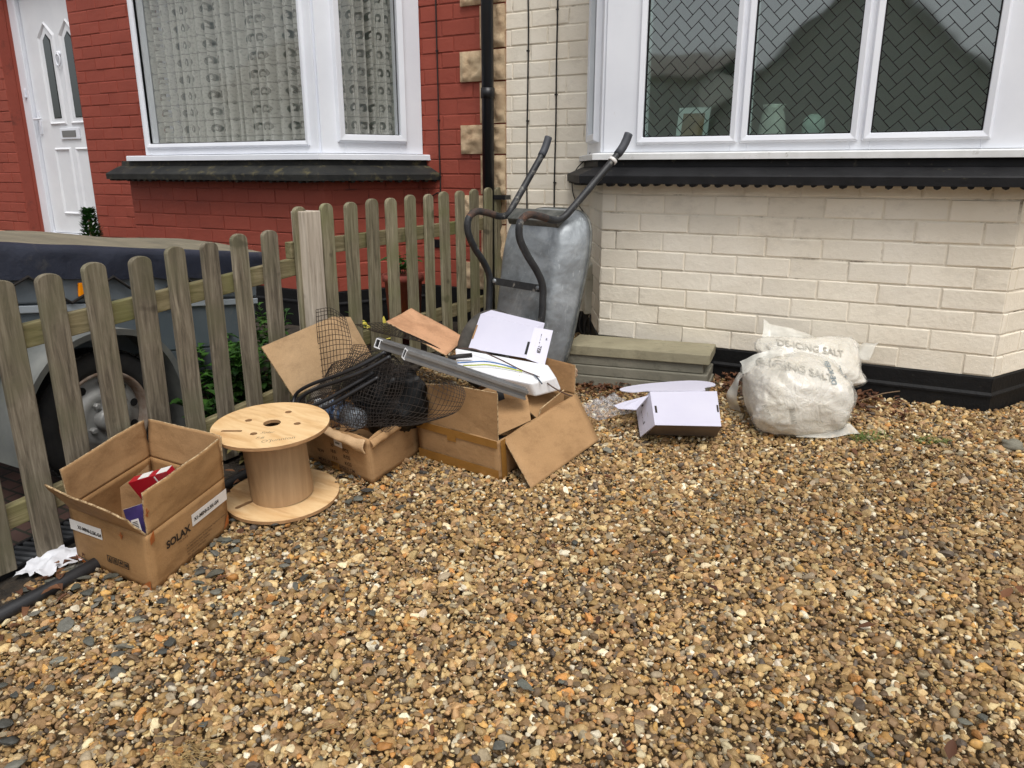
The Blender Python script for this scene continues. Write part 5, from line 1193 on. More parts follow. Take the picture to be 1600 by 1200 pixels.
def dome(cx, cy, rx, ry, z0, h, seed, amp):
    def fn(u, v):
        x, y = (u - .5) * 2, (v - .5) * 2; d = max(0, 1 - .8 * (x * x + y * y) / 1.2)
        p = V((cx + x * rx, cy + y * ry, z0 + h * d ** .8)); q = p * 11 + V((seed, 0, seed)); return p + V((noise.noise(q), noise.noise(q + V((4, 4, 1))), noise.noise(q + V((8, 1, 5))))) * amp
    return fn
for k, (cx, cy, rx, ry, z0, h) in enumerate(((-1.83, 2.10, .17, .15, .34, .10), (-1.74, 2.14, .16, .13, .36, .19), (-1.69, 2.11, .14, .12, .38, .20))):
    net(nt, dome(cx, cy, rx, ry, z0, h, k * 3.3, .03 + .006 * k), 20, 17, .0011)
net(nt, patchfn([[(-1.86, 2.05, .55), (-1.80, 2.06, .58), (-1.74, 2.08, .57)], [(-1.93, 2.0, .45), (-1.84, 1.99, .47), (-1.74, 2.0, .47)], [(-1.92, 1.95, .37), (-1.80, 1.93, .36), (-1.66, 1.93, .37)]], .02, 5, 9), 19, 15, .0011)
net(nt, patchfn([[(-1.98, 2.33, .64), (-1.85, 2.33, .66), (-1.73, 2.36, .62)], [(-1.93, 2.40, .60), (-1.80, 2.42, .585), (-1.66, 2.45, .55)]], .012, 6, 6), 16, 8)
net(nt, patchfn([[(-1.85, 2.15, .585), (-1.70, 2.12, .59), (-1.58, 2.12, .57)], [(-1.82, 2.02, .49), (-1.68, 2.0, .50), (-1.53, 2.02, .50)], [(-1.76, 1.95, .385), (-1.66, 1.94, .375), (-1.56, 1.98, .40)]], .02, 12, 8), 24, 20, .0011)
net(nt, patchfn([[(-1.88, 2.20, .60), (-1.76, 2.16, .605), (-1.64, 2.14, .585)], [(-1.86, 2.08, .54), (-1.74, 2.05, .55), (-1.60, 2.06, .54)], [(-1.84, 2.02, .46), (-1.74, 1.99, .46), (-1.62, 2.0, .45)]], .028, 17, 9), 22, 16, .0011)
b = mb()
def bag(u, v):
    a, e = u * 2 * math.pi, (v - .5) * math.pi; d = V((math.cos(a) * math.cos(e), math.sin(a) * math.cos(e), math.sin(e)))
    k = 1 + .35 * noise.noise(d * 1.6 + V((3, 1, 2))) + .16 * abs(noise.noise(d * 4.2)) - .05 * abs(noise.noise(d * 11))
    return V((-1.655, 2.12, .43)) + V((d.x * .135, d.y * .11, d.z * .135)) * k
b.grid(bag, 60, 36); tag(b.build('black_bag', pm('black_bin_bag', srgb(6, 6, 6), srgb(10, 10, 11), 9, .42, .004, 30, spec=.25), at=(-1.655, 2.12, .30)), 'crumpled black plastic sack under the netting in the middle carton', 'bag')
ax0, ax1 = V((-2.015, 2.12, .365)), V((-1.70, 2.0, .375)); bd = (ax1 - ax0).normalized()
t = thing('water_bottle', 'clear plastic bottle with a blue label lying under the black netting', 'bottle', ax0)
b = mb(); b.lathe([(.012, 0), (.014, .02), (.016, .035), (.03, .07), (.040, .10), (.038, .115), (.041, .13), (.041, .215), (.038, .225), (.041, .24), (.041, .255), (.036, .27), (.040, .285), (.038, .318), (.03, .326), (0, .322)], ax0, bd, 28); bo = b.build('shell', 'bottle', t)
b = mb(); b.lathe([(.0418, .15), (.0418, .205)], ax0, bd, 28); b.lathe([(.0418, .228), (.0418, .25)], ax0, bd, 28); b.build('label', pm('blue_print', srgb(60, 110, 180), srgb(150, 180, 220), 22, .3), t)
b = mb(); b.lathe([(0, -.006), (.0155, -.005), (.0155, .014), (.012, .015)], ax0, bd, 20); b.build('cap', 'white_plastic', t)
for lab, off_, sd in (('outer black hose loop bent over the left side of the middle carton', 0, 1), ('inner black hose loop bent over the left side of the middle carton', .025, 2)):
    b = mb(); o_ = V((off_ * 1.1, -.008 * sd, -off_ * .45)); q = [V(p) + o_ for p in ((-1.62, 2.06, .625), (-1.70, 2.02, .575), (-1.80, 2.0, .53), (-1.90, 1.99, .49), (-1.965, 1.985, .455), (-1.99, 1.98, .425), (-1.975, 1.96, .40), (-1.92, 1.93, .405), (-1.83, 1.95, .44), (-1.74, 1.99, .495), (-1.66, 2.04, .55))]
    b.tube(spline(q, 6), .0068, 10); tag(b.build('black_hose', 'blackpipe', at=(-1.97, 1.98, .40)), lab, 'hose')

# ------------------------------------------------------------------ aluminium rails, white mailer and foam tray on the right carton
def rail(a, c, label):
    a, c = V(a), V(c); D = (c - a).normalized(); X = D.cross(V((0, 0, 1))).normalized(); Z = X.cross(D); L_ = (c - a).length / 2; m_ = (a + c) / 2
    t = thing('aluminium_rail', label, 'rail', a); b = mb(); s = .0155; w_ = .0022
    for sx, sz, hx, hz in ((0, s, s, w_), (0, -s, s, w_), (s, 0, w_, s - .002), (-s, 0, w_, s - .002)): b.obox(m_ + X * sx + Z * sz, X * hx, D * L_, Z * hz)
    for sx, sz, hx, hz in ((s + .007, s, .006, w_ * .8), (s + .007, -s, .006, w_ * .8), (s + .0122, s - .004, .0012, .004), (s + .0122, -s + .004, .0012, .004), (-s - .004, s, .003, w_ * .8), (-s - .004, -s, .003, w_ * .8), (.010, s + .004, .0012, .003), (-.010, s + .004, .0012, .003)): b.obox(m_ + X * sx + Z * sz, X * hx, D * L_, Z * hz)
    b.build('profile', 'alu', t)
    b = mb(); e = a - D * .0006
    for sx, sz, hx, hz in ((0, s, s, w_), (0, -s, s, w_), (s, 0, w_, s - .002), (-s, 0, w_, s - .002), (s + .007, s, .006, w_), (s + .007, -s, .006, w_)): b.obox(e + X * sx + Z * sz, X * hx, D * .0005, Z * hz)
    ce = b.build('cut_end', 'alu_end', t)
    b = mb(); b.obox(a + D * .004, X * (s - w_), D * .0005, Z * (s - w_)); b.build('bore_shade', 'gasket', ce)  # dark plate inside the open tube, painting the shade of its bore
rail((-1.674, 2.08, .645), (-1.50, 2.46, .470), 'aluminium rail lying behind its twin across the two heaped cartons')
rail((-1.490, 1.99, .648), (-1.205, 2.312, .463), 'aluminium rail in front of its twin, cut square end over the netting')

t = thing('foam_tray', 'white moulded tray lying tilted on the open right carton under wires', 'tray', (-1.4, 2.45, .46))
top = [V(p) for p in ((-1.66, 2.56, .522), (-1.24, 2.58, .497), (-1.145, 2.45, .492), (-1.20, 2.345, .486), (-1.33, 2.33, .498), (-1.52, 2.35, .520))]; dn = V((.01, .03, -.060))
b = mb(); n = len(top); b.add(top + [p + dn for p in top], [tuple(range(n)), tuple(reversed(range(n, 2 * n)))] + [(i, n + i, n + (i + 1) % n, (i + 1) % n) for i in range(n)])
bm_ = b.build('shell', 'white_plastic', t, bevel=.009, seg=3)
t = thing('white_carton', 'white printed mailer box standing on edge above the foam tray, before the wheelbarrow', 'box', (-1.43, 2.6, .5))
TL, FO, TRt, BR, FB, BL_ = [V(p) for p in ((-1.593, 2.66, .649), (-1.342, 2.66, .617), (-1.271, 2.685, .606), (-1.263, 2.595, .482), (-1.332, 2.57, .509), (-1.600, 2.57, .520))]
bk = V((.02, .055, .01)); b = mb()
b.hexa([BL_, FB, FB + bk, BL_ + bk, TL, FO, FO + bk, TL + bk]); cb = b.build('body', 'whitecard', t, bevel=.001)
b = mb(); b.sheet([FB, BR, TRt, FO], .003); fl = b.build('flap', 'whitecard', t)
lr = lambda P_, Q_, a: P_.lerp(Q_, a)
def onflap(a, c): return lr(lr(FB, BR, a), lr(FO, TRt, a), c)
nf = (BR - FB).cross(FO - FB).normalized(); nf = nf if nf.y < 0 else -nf
ux = (FB - FO).normalized(); uy = (BR - FB).normalized()
text('print', 'GMFS-TEB', .0195, onflap(.45, .86) + nf * .0025, ux, uy, 'ink', fl, bold=.0005); text('print', 'SOLAR', .009, onflap(.74, .86) + nf * .0025, ux, uy, 'ink', fl, bold=.0003); text('print', 'MONITOR KIT', .0075, onflap(.26, .74) + nf * .0025, ux, uy, 'ink_grey', fl)
nb = (FB - BL_).cross(TL - BL_).normalized(); nb = nb if nb.y < 0 else -nb
fq = lambda a, c: lr(lr(BL_, FB, a), lr(TL, FO, a), c) + nb * .0006
b = mb(); b.sheet([fq(.955, .12), fq(.995, .12), fq(.995, .52), fq(.955, .52)], .0008); b.build('slot', 'gasket', cb)
b = mb(); b.sheet([fq(.002, .28), fq(.028, .28), fq(.028, .68), fq(.002, .68)], .0008); b.build('slot', 'card', cb)
def wire(label, pts, mat, r=.0026):
    b = mb(); b.tube(spline(pts, 7), r, 6); return tag(b.build('wire', mat, at=pts[0]), label, 'wire')
wm = {k: pm(k + '_wire', srgb(*c), rough=.45) for k, c in dict(brown=(84, 62, 52), blue=(60, 110, 170), yellow=(176, 184, 60), tan=(188, 158, 132), slate=(62, 72, 86)).items()}
wire('brown wire arching across the front of the white mailer box', [(-1.60, 2.50, .538), (-1.52, 2.49, .546), (-1.40, 2.46, .530), (-1.28, 2.43, .505), (-1.20, 2.42, .49), (-1.14, 2.42, .458), (-1.10, 2.45, .43), (-1.10, 2.5, .41)], wm['brown'])
wire('blue wire curving over the white foam tray', [(-1.50, 2.33, .528), (-1.47, 2.36, .528), (-1.42, 2.40, .528), (-1.36, 2.42, .520), (-1.30, 2.43, .508)], wm['blue'])
wire('yellow green wire curving over the white foam tray', [(-1.47, 2.325, .523), (-1.44, 2.35, .522), (-1.40, 2.385, .521), (-1.34, 2.41, .512), (-1.27, 2.42, .503)], wm['yellow'])
wire('short slate blue wire end on the right end of the foam tray', [(-1.22, 2.42, .497), (-1.19, 2.39, .494), (-1.165, 2.375, .480)], wm['slate'])
b = mb(); b.tube([(-1.56, 2.36, .533), (-1.53, 2.385, .538), (-1.49, 2.42, .540)], .009, 10); tag(b.build('cable_sleeve', 'cable', at=(-1.56, 2.36, .53)), 'short black cable sleeve on the left end of the foam tray', 'cable')
for k, (lab) in enumerate(('thick tan wire bundle folded behind the right carton', 'loose pale wire loop hanging below the tan wire bundle')):
    if k == 0:
        b = mb()
        for j in range(6): o_ = V((0, .012 * (j % 3), .008 * (j // 3) + .003 * j)); b.tube(spline([V(p) + o_ for p in ((-1.36, 2.72, .43), (-1.30, 2.71, .445), (-1.24, 2.71, .448), (-1.20, 2.72, .437), (-1.195, 2.73, .42), (-1.23, 2.73, .412), (-1.31, 2.72, .41))], 5), .0045, 6)
        tag(b.build('wire_bundle', wm['tan'], at=(-1.28, 2.72, .41)), lab, 'wire')
    else: wire(lab, [(-1.34, 2.69, .43), (-1.28, 2.68, .405), (-1.22, 2.69, .385), (-1.19, 2.70, .395), (-1.19, 2.71, .425)], wm['tan'], .003)

# ------------------------------------------------------------------ wheelbarrow, up-ended against the wall
th_ = R(12); Nh = V((-.345, -.938, 0)).normalized(); WL = V((-Nh.y, Nh.x, 0)); WU = -Nh * math.sin(th_) + V((0, 0, math.cos(th_))); WN = Nh * math.cos(th_) + V((0, 0, math.sin(th_)))
W0 = V((-1.597, 2.904, .300)); u0 = .749
BP = lambda l, n, u: W0 + WL * l + WN * n + WU * u
t = thing('wheelbarrow', 'up-ended galvanised wheelbarrow with black tubular handles leaning against the cream house', 'wheelbarrow', W0)
def outline(ur, un, hr, hn, rc, n=80):
    pts = []
    for k in range(n):
        a = 2 * math.pi * k / n; c, s = math.cos(a), math.sin(a); e = 2 / 4.2
        x = math.copysign(abs(c) ** e, c); y = math.copysign(abs(s) ** e, s)
        hw = hn + (hr - hn) * (y * .5 + .5); pts.append((x * hw, un + (ur - un) * (y * .5 + .5)))
    return pts
rim = outline(.815, .035, .245, .205, 0); bot = outline(.735, .11, .175, .125, 0); cu_, cl_ = .42, 0
b = mb(); rings = []
for k in range(13):
    if k <= 8:
        s = k / 8; a = s ** 1.25; pts = [(p[0] * (1 - a) + q[0] * a, p[1] * (1 - a) + q[1] * a, -.14 + .14 * (math.sin(s * 1.57) ** 1.0)) for p, q in zip(rim, bot)]
    else:
        sc_ = 1 - (k - 8) / 4.0 * .97; pts = [(q[0] * sc_, cu_ + (q[1] - cu_) * sc_, .0 + .004 * (1 - sc_)) for q in bot]
    rings.append([BP(p[0], p[2] + .004 * noise.noise((p[0] * 8, p[1] * 6, 2)) + .002 * noise.noise((p[0] * 20, p[1] * 18, 5)), p[1]) for p in pts])
n = 80; o = 0; b.v = [tuple(p) for r_ in rings for p in r_]
for j in range(12):
    for i in range(n): b.f.append((j * n + i, j * n + (i + 1) % n, (j + 1) * n + (i + 1) % n, (j + 1) * n + i)); b.m.append(0); b.s.append(True)
b.f.append(tuple(12 * n + i for i in range(n))); b.m.append(0); b.s.append(True)
tray = b.build('tray', 'zinc', t, solid=.003)
b = mb(); b.tube([BP(p[0], -.14, p[1]) for p in rim], .0075, 8, closed=True); b.build('rim', 'zinc_rim', tray)
for s in (-1, 1):
    path = [(.25 * s, -.24, u0 + .415), (.243 * s, -.215, u0 + .34), (.215 * s, -.12, u0 + .19), (.19 * s, -.035, u0 + .06), (.178 * s, .0, u0 + .012), (.172 * s, .05, u0 - .008), (.17 * s, .13, u0 - .006), (.17 * s, .195, u0 - .012), (.17 * s, .232, u0 - .05), (.17 * s, .222, u0 - .11), (.172 * s, .17, u0 - .17), (.174 * s, .105, u0 - .225), (.176 * s, .062, u0 - .275), (.178 * s, .045, u0 - .33), (.175 * s, .03, u0 - .45), (.14 * s, .05, .20), (.085 * s, .09, .13)]
    pts = spline([BP(*p) for p in path], 6)
    b = mb(); b.tube(pts, .0155, 14)
    for i, f in enumerate(b.f):
        k = i // 14
        b.m[i] = 1 if 33 <= k <= 46 else 0
    hd = b.build('handle_frame', ['tube', 'rust'], t)
    b = mb(); b.tube(pts[:8], .0185, 14); b.build('grip', 'grip', hd)
    if s > 0: b = mb(); b.tube([pts[8], pts[8].lerp(pts[9], .45)], .0192, 14); b.build('tape_band', 'label', hd)
b = mb(); b.obox(BP(0, .045, u0 - .30), WL * .172, WN * .003, WU * .016); br = b.build('leg_brace', 'tube', t, bevel=.001)
for s in (-1, 1): b = mb(); b.lathe([(.011, 0), (.011, .006), (.006, .009), (0, .009)], BP(.145 * s, .048, u0 - .30), WN, 10); b.build('bolt', 'zinc', br)
b = mb(); b.hexa([BP(-.16, .002, u0 - .035), BP(.16, .002, u0 - .035), BP(.16, -.045, u0 + .015), BP(-.16, -.045, u0 + .015), BP(-.16, .022, u0 - .01), BP(.16, .022, u0 - .01), BP(.16, -.02, u0 + .045), BP(-.16, -.02, u0 + .045)]); b.build('rear_bracket', 'zinc_rim', t, bevel=.004)
wc = BP(0, .135, .15); b = mb(); b.lathe([(.10, -.028), (.13, -.036), (.16, -.034), (.176, -.018), (.18, 0), (.176, .018), (.16, .034), (.13, .036), (.10, .028)], wc, WL, 40); wh = b.build('wheel', 'rubber_dusty', t)
b = mb(); b.lathe([(.104, -.026), (.09, -.012), (.03, -.02), (.02, -.055), (0, -.055)], wc, WL, 32); b.lathe([(.104, .026), (.09, .012), (.03, .02), (.02, .055), (0, .055)], wc, WL, 32); b.build('rim', 'zinc_rim', wh)
b = mb(); b.tube([BP(-.1, .135, .15), BP(.1, .135, .15)], .009, 10); b.build('axle', 'tube', wh)

# ------------------------------------------------------------------ stacked slabs
cfg = [(.302, .044, (-.745, 3.13), 9.0, 'slab', 'bottom slab of the concrete stack against the cream bay', -.012), (.3475, .044, (-.752, 3.135), 8.4, 'slab', 'second slab from the bottom of the concrete stack by the cream bay', .0), (.393, .042, (-.775, 3.15), 9.8, 'slab', 'third slab from the bottom of the concrete stack by the cream bay', .01), (.4365, .045, (-.748, 3.14), 9.2, 'slab_buff', 'buff topmost slab of the concrete stack by the cream bay', .0)]
for z, hh, (x, y), ang, mt, lab, dx in cfg:
    X = V((-math.cos(R(ang)), -math.sin(R(ang)), 0)); Y = V((-.14, .985, 0)).normalized() * (.235); p = V((x, y, z)); q = X * .635
    b = mb(); b.hexa([p, p + Y, p + Y + q, p + q, p + V((0, 0, hh)), p + Y + V((0, 0, hh)), p + Y + q + V((0, 0, hh)), p + q + V((0, 0, hh))])
    bm = bmesh.new(); me_o = b.build('concrete_slab', mt, at=tuple(p), bevel=.004, seg=2); tag(me_o, lab, 'slab', 'slabs stacked by the cream bay')

# ------------------------------------------------------------------ white mailer box on the gravel
t = thing('white_carton', 'white printed mailer box lying upside down on the gravel before the slabs', 'box', (-.72, 2.72, g(2.72)))
BLp, BRp, TRp, TLp = [V(p) for p in ((-.787, 2.547, .342), (-.571, 2.647, .342), (-.653, 2.896, .400), (-.881, 2.763, .400))]
GL, GR = V((-.852, 2.648, .262)), V((-.606, 2.735, .268)); GR2, GL2 = GR + V((-.05, .16, .018)), GL + V((-.05, .14, .016))
b = mb(); b.hexa([GL, GR, GR2, GL2, BLp, BRp, TRp, TLp]); 
b.m = [1, 0, 1, 0, 0, 0]; bd = b.build('body', ['whitecard', 'whitecard_shade'], t, bevel=.0008)  # bottom and front face carry their shade as darker colour
b = mb(); fl_o = V((-.862, 2.612, .262)); fl_b = V((-.965, 2.845, .305)); b.sheet([TLp, fl_b, fl_o, BLp], .003); lf = b.build('flap', 'whitecard', t)
nf = (fl_b - TLp).cross(BLp - TLp).normalized(); nf = nf if nf.x < 0 and nf.y < 0 or nf.x < 0 else -nf
d1 = (fl_o - BLp).normalized(); d0 = (fl_b - fl_o).normalized()
pf = lambda a, c: lr(lr(BLp, fl_o, a), lr(TLp, fl_b, a), c) + nf * .0022
text('print', 'GMFS-TEB', .026, pf(.70, .70), -d0, -d1, 'ink', lf, bold=.0004); text('print', 'MONITOR KIT', .011, pf(.38, .62), -d0, -d1, 'ink_grey', lf)
b = mb(); b.sheet([pf(.5, .78), pf(.5, .84), pf(.62, .84), pf(.62, .78)], .0008); b.build('print', 'ink', lf)
def tabpts(pts): return [V(p) for p in pts]
b = mb(); b.sheet(spline(tabpts([(-.70, 2.872, .399), (-.708, 2.925, .398), (-.682, 2.99, .395), (-.715, 3.035, .393), (-.80, 3.02, .392), (-.93, 2.90, .392), (-1.0, 2.80, .392), (-1.0, 2.745, .393), (-.945, 2.735, .396), (-.90, 2.765, .399), (-.875, 2.772, .400), (-.79, 2.82, .400)]), 4, True), .003); b.build('lid_tab', 'whitecard', t)
b = mb(); b.sheet([(-.885, 2.755, .385), (-.965, 2.70, .362), (-.99, 2.655, .356), (-.965, 2.635, .352), (-.90, 2.655, .352)], .003); b.build('side_tab', 'whitecard', t)
nt_ = V((0, -.2, 1)).normalized()
for a in ((.03, .06, .35, .55), (.965, .99, .38, .58)):
    f = lambda x, y: lr(lr(BLp, BRp, x), lr(TLp, TRp, x), y) + nt_ * .0012
    b = mb(); b.sheet([f(a[0], a[2]), f(a[1], a[2]), f(a[1], a[3]), f(a[0], a[3])], .0008); b.build('slot', 'ink', bd)

# ------------------------------------------------------------------ salt sacks
def sack(name, c, ax, ex, label, seed, floor=None, squash=1, ears=.22, wr=.011):
    ax = [V(a).normalized() for a in ax]; c = V(c)
    def fn(u, v):
        a, e = u * 2 * math.pi, (v - .5) * math.pi; ce, se = math.cos(e), math.sin(e); ca, sa = math.cos(a), math.sin(a)
        pw = lambda x, p: math.copysign(abs(x) ** p, x)
        x, y, z = pw(ca, .62) * pw(ce, .72), pw(sa, .62) * pw(ce, .72), pw(se, .85)
        cor = (abs(x) * abs(y)) ** 2.2 * (1 - abs(z)) ; k = 1 + ears * cor
        d = V((x, y, z)); q = V((x * 1.6 + seed, y * 1.6, z * 1.2))
        w = noise.fractal(q, .9, 2, 3) * .10
        rid = 1 - abs(noise.noise(V((x * 3.2 + y * 1.5 + seed, y * 3.0 - z * 2, z * 4.5)))); rid2 = 1 - abs(noise.noise(V((x * 7 + z * 3, y * 6 + seed, z * 7 - x * 2))))
        r_ = 1 + w * .8 + wr * 4 * (rid ** 4 - .5) * .55 + wr * 1.4 * (rid2 ** 5 - .4) * .5
        p = c + ax[0] * x * ex[0] * k * r_ + ax[1] * y * ex[1] * k * r_ + ax[2] * z * ex[2] * r_
        if floor is not None:
            f = g(p.y) + floor
            if p.z < f: p.z = f + (p.z - f) * .06
        return p
    b = mb(); b.grid(fn, 120, 80); o = b.build(name, 'salt', at=tuple(c))
    def skin(u, v):
        p = fn(u, v); d = (p - c); q = p * 13 + V((seed, 3, 1)); k = 1.012 + .045 * max(0, noise.noise(p * 6 + V((seed, 0, 4)))) + .05 * (1 - abs(noise.noise(q))) ** 5
        p = c + d * k
        if floor is not None: p.z = max(p.z, g(p.y) + floor - .003)
        return p
    b = mb(); b.grid(skin, 110, 70); sk = b.build('film_skin', 'skinfilm', None); sk.parent = o; sk.matrix_parent_inverse = Matrix.Translation(-c)
    pass; tag(o, label, 'sack', 'sacks of salt by the cream bay'); return o, sk
RTh = RT; FHh = V((-math.sin(_yaw), math.cos(_yaw), 0))
s1, f1 = sack('salt_sack', (-.370, 2.985, .395), (RTh, FHh + V((0, 0, .15)), V((0, 0, 1)) - FHh * .12), (.188, .165, .148), 'white plastic sack of de-icing salt slumped on the gravel beside the slabs', 3.1, .012, ears=.16)
s2, f2 = sack('salt_sack', (-.360, 3.19, .492), (RTh + V((0, 0, .02)), FHh * .6 + V((0, 0, .62)), -FHh * .8 + V((0, 0, .5))), (.190, .105, .070), 'half empty white salt sack folded on top of the full one', 9.7, None, ears=.6, wr=.016)
def tree_of(o):
    me = o.data; off_ = o.location; return BVHTree.FromPolygons([v.co + off_ for v in me.vertices], [p.vertices[:] for p in me.polygons])
T1, T2 = tree_of(f1), tree_of(f2); VD = V((-.42, .86, -.28)).normalized()
def ontosack(o, tree, s, size, pos, ang, mat, name='print', bold=.0006):
    back = VD.copy(); X = RT * math.cos(ang) + VD.cross(RT).normalized() * -math.sin(ang); Y_ = X.cross(VD).normalized() * -1
    if Y_.z < 0 and abs(ang) < 1: Y_ = -Y_
    q = text(name, s, size, V(pos) - VD * .6, X, Y_, mat, None, bold=bold, project=(tree, VD)); q.parent = o; q.matrix_parent_inverse = Matrix.Translation(-V(o.location)); return q
ontosack(s1, T1, 'DE-ICING SALT', .042, (-.555, 2.94, .525), -.30, 'ink_grey')
ontosack(s1, T1, 'ROCK', .022, (-.50, 2.90, .37), -1.2, 'ink_grey'); ontosack(s1, T1, 'WHITE', .020, (-.40, 2.90, .37), -1.25, 'ink_grey')
ontosack(s1, T1, 'SALT', .032, (-.262, 3.09, .452), 1.5, 'ink_blue'); ontosack(s1, T1, 'DE-ICER', .026, (-.318, 3.06, .430), 1.5, 'ink_blue')
ontosack(s2, T2, 'DE-ICING SALT', .038, (-.52, 3.20, .535), -.2, 'ink_grey')
def filmsheet(parent, rows, seed, amp=.012, name='film_edge'):
    b = mb(); fn = patchfn(rows, amp, seed, 16); b.grid(fn, 26, 16); o = b.build(name, 'bagfilm', None); o.parent = parent; o.matrix_parent_inverse = Matrix.Translation(-V(parent.location)); return o
filmsheet(s2, [[(-.54, 3.17, .50), (-.44, 3.20, .52), (-.33, 3.24, .53)], [(-.56, 3.24, .56), (-.47, 3.28, .575), (-.36, 3.32, .565)], [(-.575, 3.29, .625), (-.52, 3.31, .61), (-.40, 3.35, .575)]], 2)
filmsheet(s2, [[(-.25, 3.22, .50), (-.20, 3.28, .50), (-.15, 3.33, .49)], [(-.24, 3.25, .545), (-.18, 3.31, .555), (-.12, 3.36, .565)]], 7)
filmsheet(s1, [[(-.565, 2.93, .47), (-.50, 2.95, .52), (-.43, 2.98, .55)], [(-.60, 2.97, .50), (-.54, 3.0, .54), (-.45, 3.06, .56)]], 4, .014)
filmsheet(s1, [[(-.36, 2.865, .287), (-.26, 2.90, .30), (-.17, 2.965, .325)], [(-.33, 2.835, .281), (-.23, 2.875, .284), (-.13, 2.955, .292)]], 5, .006)
filmsheet(s1, [[(-.57, 2.98, .30), (-.59, 2.97, .38), (-.57, 2.99, .46)], [(-.63, 3.02, .30), (-.635, 3.03, .38), (-.61, 3.04, .45)]], 6, .016)

# crumpled clear film
b = mb()
def cr_(u, v):
    x, y = (u - .5) * .19, (v - .5) * .24; e = 1 + .35 * noise.noise((math.atan2(y, x) * 1.3, 2, 3)); X, Y = -1.09 + (x * .8 + y * .5) * e, 2.83 + (y * .8 - x * .5) * e
    rr_ = max(0, 1 - (abs(u - .5) * 2) ** 2) * max(0, 1 - (abs(v - .5) * 2) ** 2)
    return (X, Y, g(Y) + .014 + .055 * rr_ * (.5 + abs(noise.noise((x * 22, y * 22, 4)))) + .022 * noise.noise((x * 50, y * 46, 1)) * rr_)
b.grid(cr_, 70, 70, smooth=False); tag(b.build('plastic_film', 'clearfilm', at=(-1.09, 2.83, .28)), 'crumpled clear plastic film on the gravel beside the fallen carton flap', 'plastic film')

# ------------------------------------------------------------------ plants, leaves, litter
def leaf(b, p, d, L_, w_, fold=.25, droop=.3, m=0):
    d = V(d).normalized(); s = d.cross(V((0, 0, 1)));  s = s.normalized() if s.length > 1e-3 else V((1, 0, 0)); up = s.cross(d)
    q = [p, p + d * L_ * .35 + s * w_ / 2 + up * fold * w_, p + d * L_ * .75 + s * w_ * .35 + up * fold * w_ * .4 - V((0, 0, droop * L_ * .25)), p + d * L_ - V((0, 0, droop * L_ * .6)), p + d * L_ * .75 - s * w_ * .35 + up * fold * w_ * .4 - V((0, 0, droop * L_ * .25)), p + d * L_ * .35 - s * w_ / 2 + up * fold * w_, p + d * L_ * .4, p + d * L_ * .75 - V((0, 0, droop * L_ * .22))]
    b.add(q, [(0, 1, 6), (1, 2, 7, 6), (2, 3, 7), (0, 6, 5), (6, 7, 4, 5), (7, 3, 4)], m, True)
def weed(c, hgt, nst, L_, label, mat='leaf', seed=0, name='weed_plant', spread=.35, cat='plant'):
    rs = random.Random(seed); c = V(c); t = thing(name, label, cat, c); st = mb(); lf_ = mb()
    for k in range(nst):
        a = rs.uniform(0, 6.283); ln = hgt * rs.uniform(.6, 1.05); top_ = c + V((math.cos(a) * spread * ln, math.sin(a) * spread * ln, ln)); mid = c.lerp(top_, .5) + V((0, 0, ln * .08)); pts = spline([c + V((math.cos(a) * .01, math.sin(a) * .01, 0)), mid, top_], 5); st.tube(pts, .0022, 4)
        m_ = max(3, int(ln / (L_ * .42)))
        for j in range(m_):
            p = pts[min(len(pts) - 1, int((j + 1) / m_ * (len(pts) - 1)))]
            for s in (0, 1):
                aa = a + j * 1.57 + s * math.pi + rs.uniform(-.5, .5); leaf(lf_, p, (math.cos(aa), math.sin(aa), rs.uniform(.0, .7)), L_ * rs.uniform(.6, 1.15), L_ * rs.uniform(.42, .62), rs.uniform(.1, .35), rs.uniform(.1, .6))
    st.build('stem', mat, t); lf_.build('foliage', mat, t); return t
weed((-2.46, 2.02, g(2.02)), .36, 9, .075, 'leafy green weed behind the near fence above the cable drum', seed=1)
weed((-2.40, 2.20, g(2.2)), .30, 8, .07, 'low bright green weed behind the near fence beside the leaning carton flap', seed=2)
weed((-2.62, 2.30, g(2.3)), .42, 9, .07, 'taller green weed at the nose of the grey trailer', seed=3)
weed((-2.36, 1.86, g(1.86)), .20, 6, .075, 'broad leaved weed at the trailer wheel behind the fence', seed=4)
weed((-2.75, 2.62, .25), .34, 7, .055, 'small green weed beside the trailer drawbar', seed=5)
weed((-2.55, 1.12, g(1.12)), .14, 4, .045, 'tiny green weed growing in the block paving under the trailer', seed=6)
weed((-2.42, 2.80, .27), .30, 7, .05, 'thin green weed behind the far fence by the yellow cloth', seed=7)
weed((-2.14, 1.88, g(1.88)), .10, 9, .05, 'withered olive weed at the fence foot between carton and cable drum', 'leaf_olive', 8, spread=.9)
t = weed((-2.46, 3.30, .70), .10, 10, .065, 'potted plant with round green leaves behind the far fence', seed=9, name='potted_plant', spread=.9)
b = mb(); b.lathe([(0, .33), (.08, .33), (.10, .66), (.112, .665), (.112, .70), (.10, .70), (.09, .685), (0, .685)], (-2.46, 3.30, 0), (0, 0, 1), 28); b.build('pot', pm('brick_red_pot', srgb(122, 56, 44), srgb(138, 66, 52), 8, .8), t)
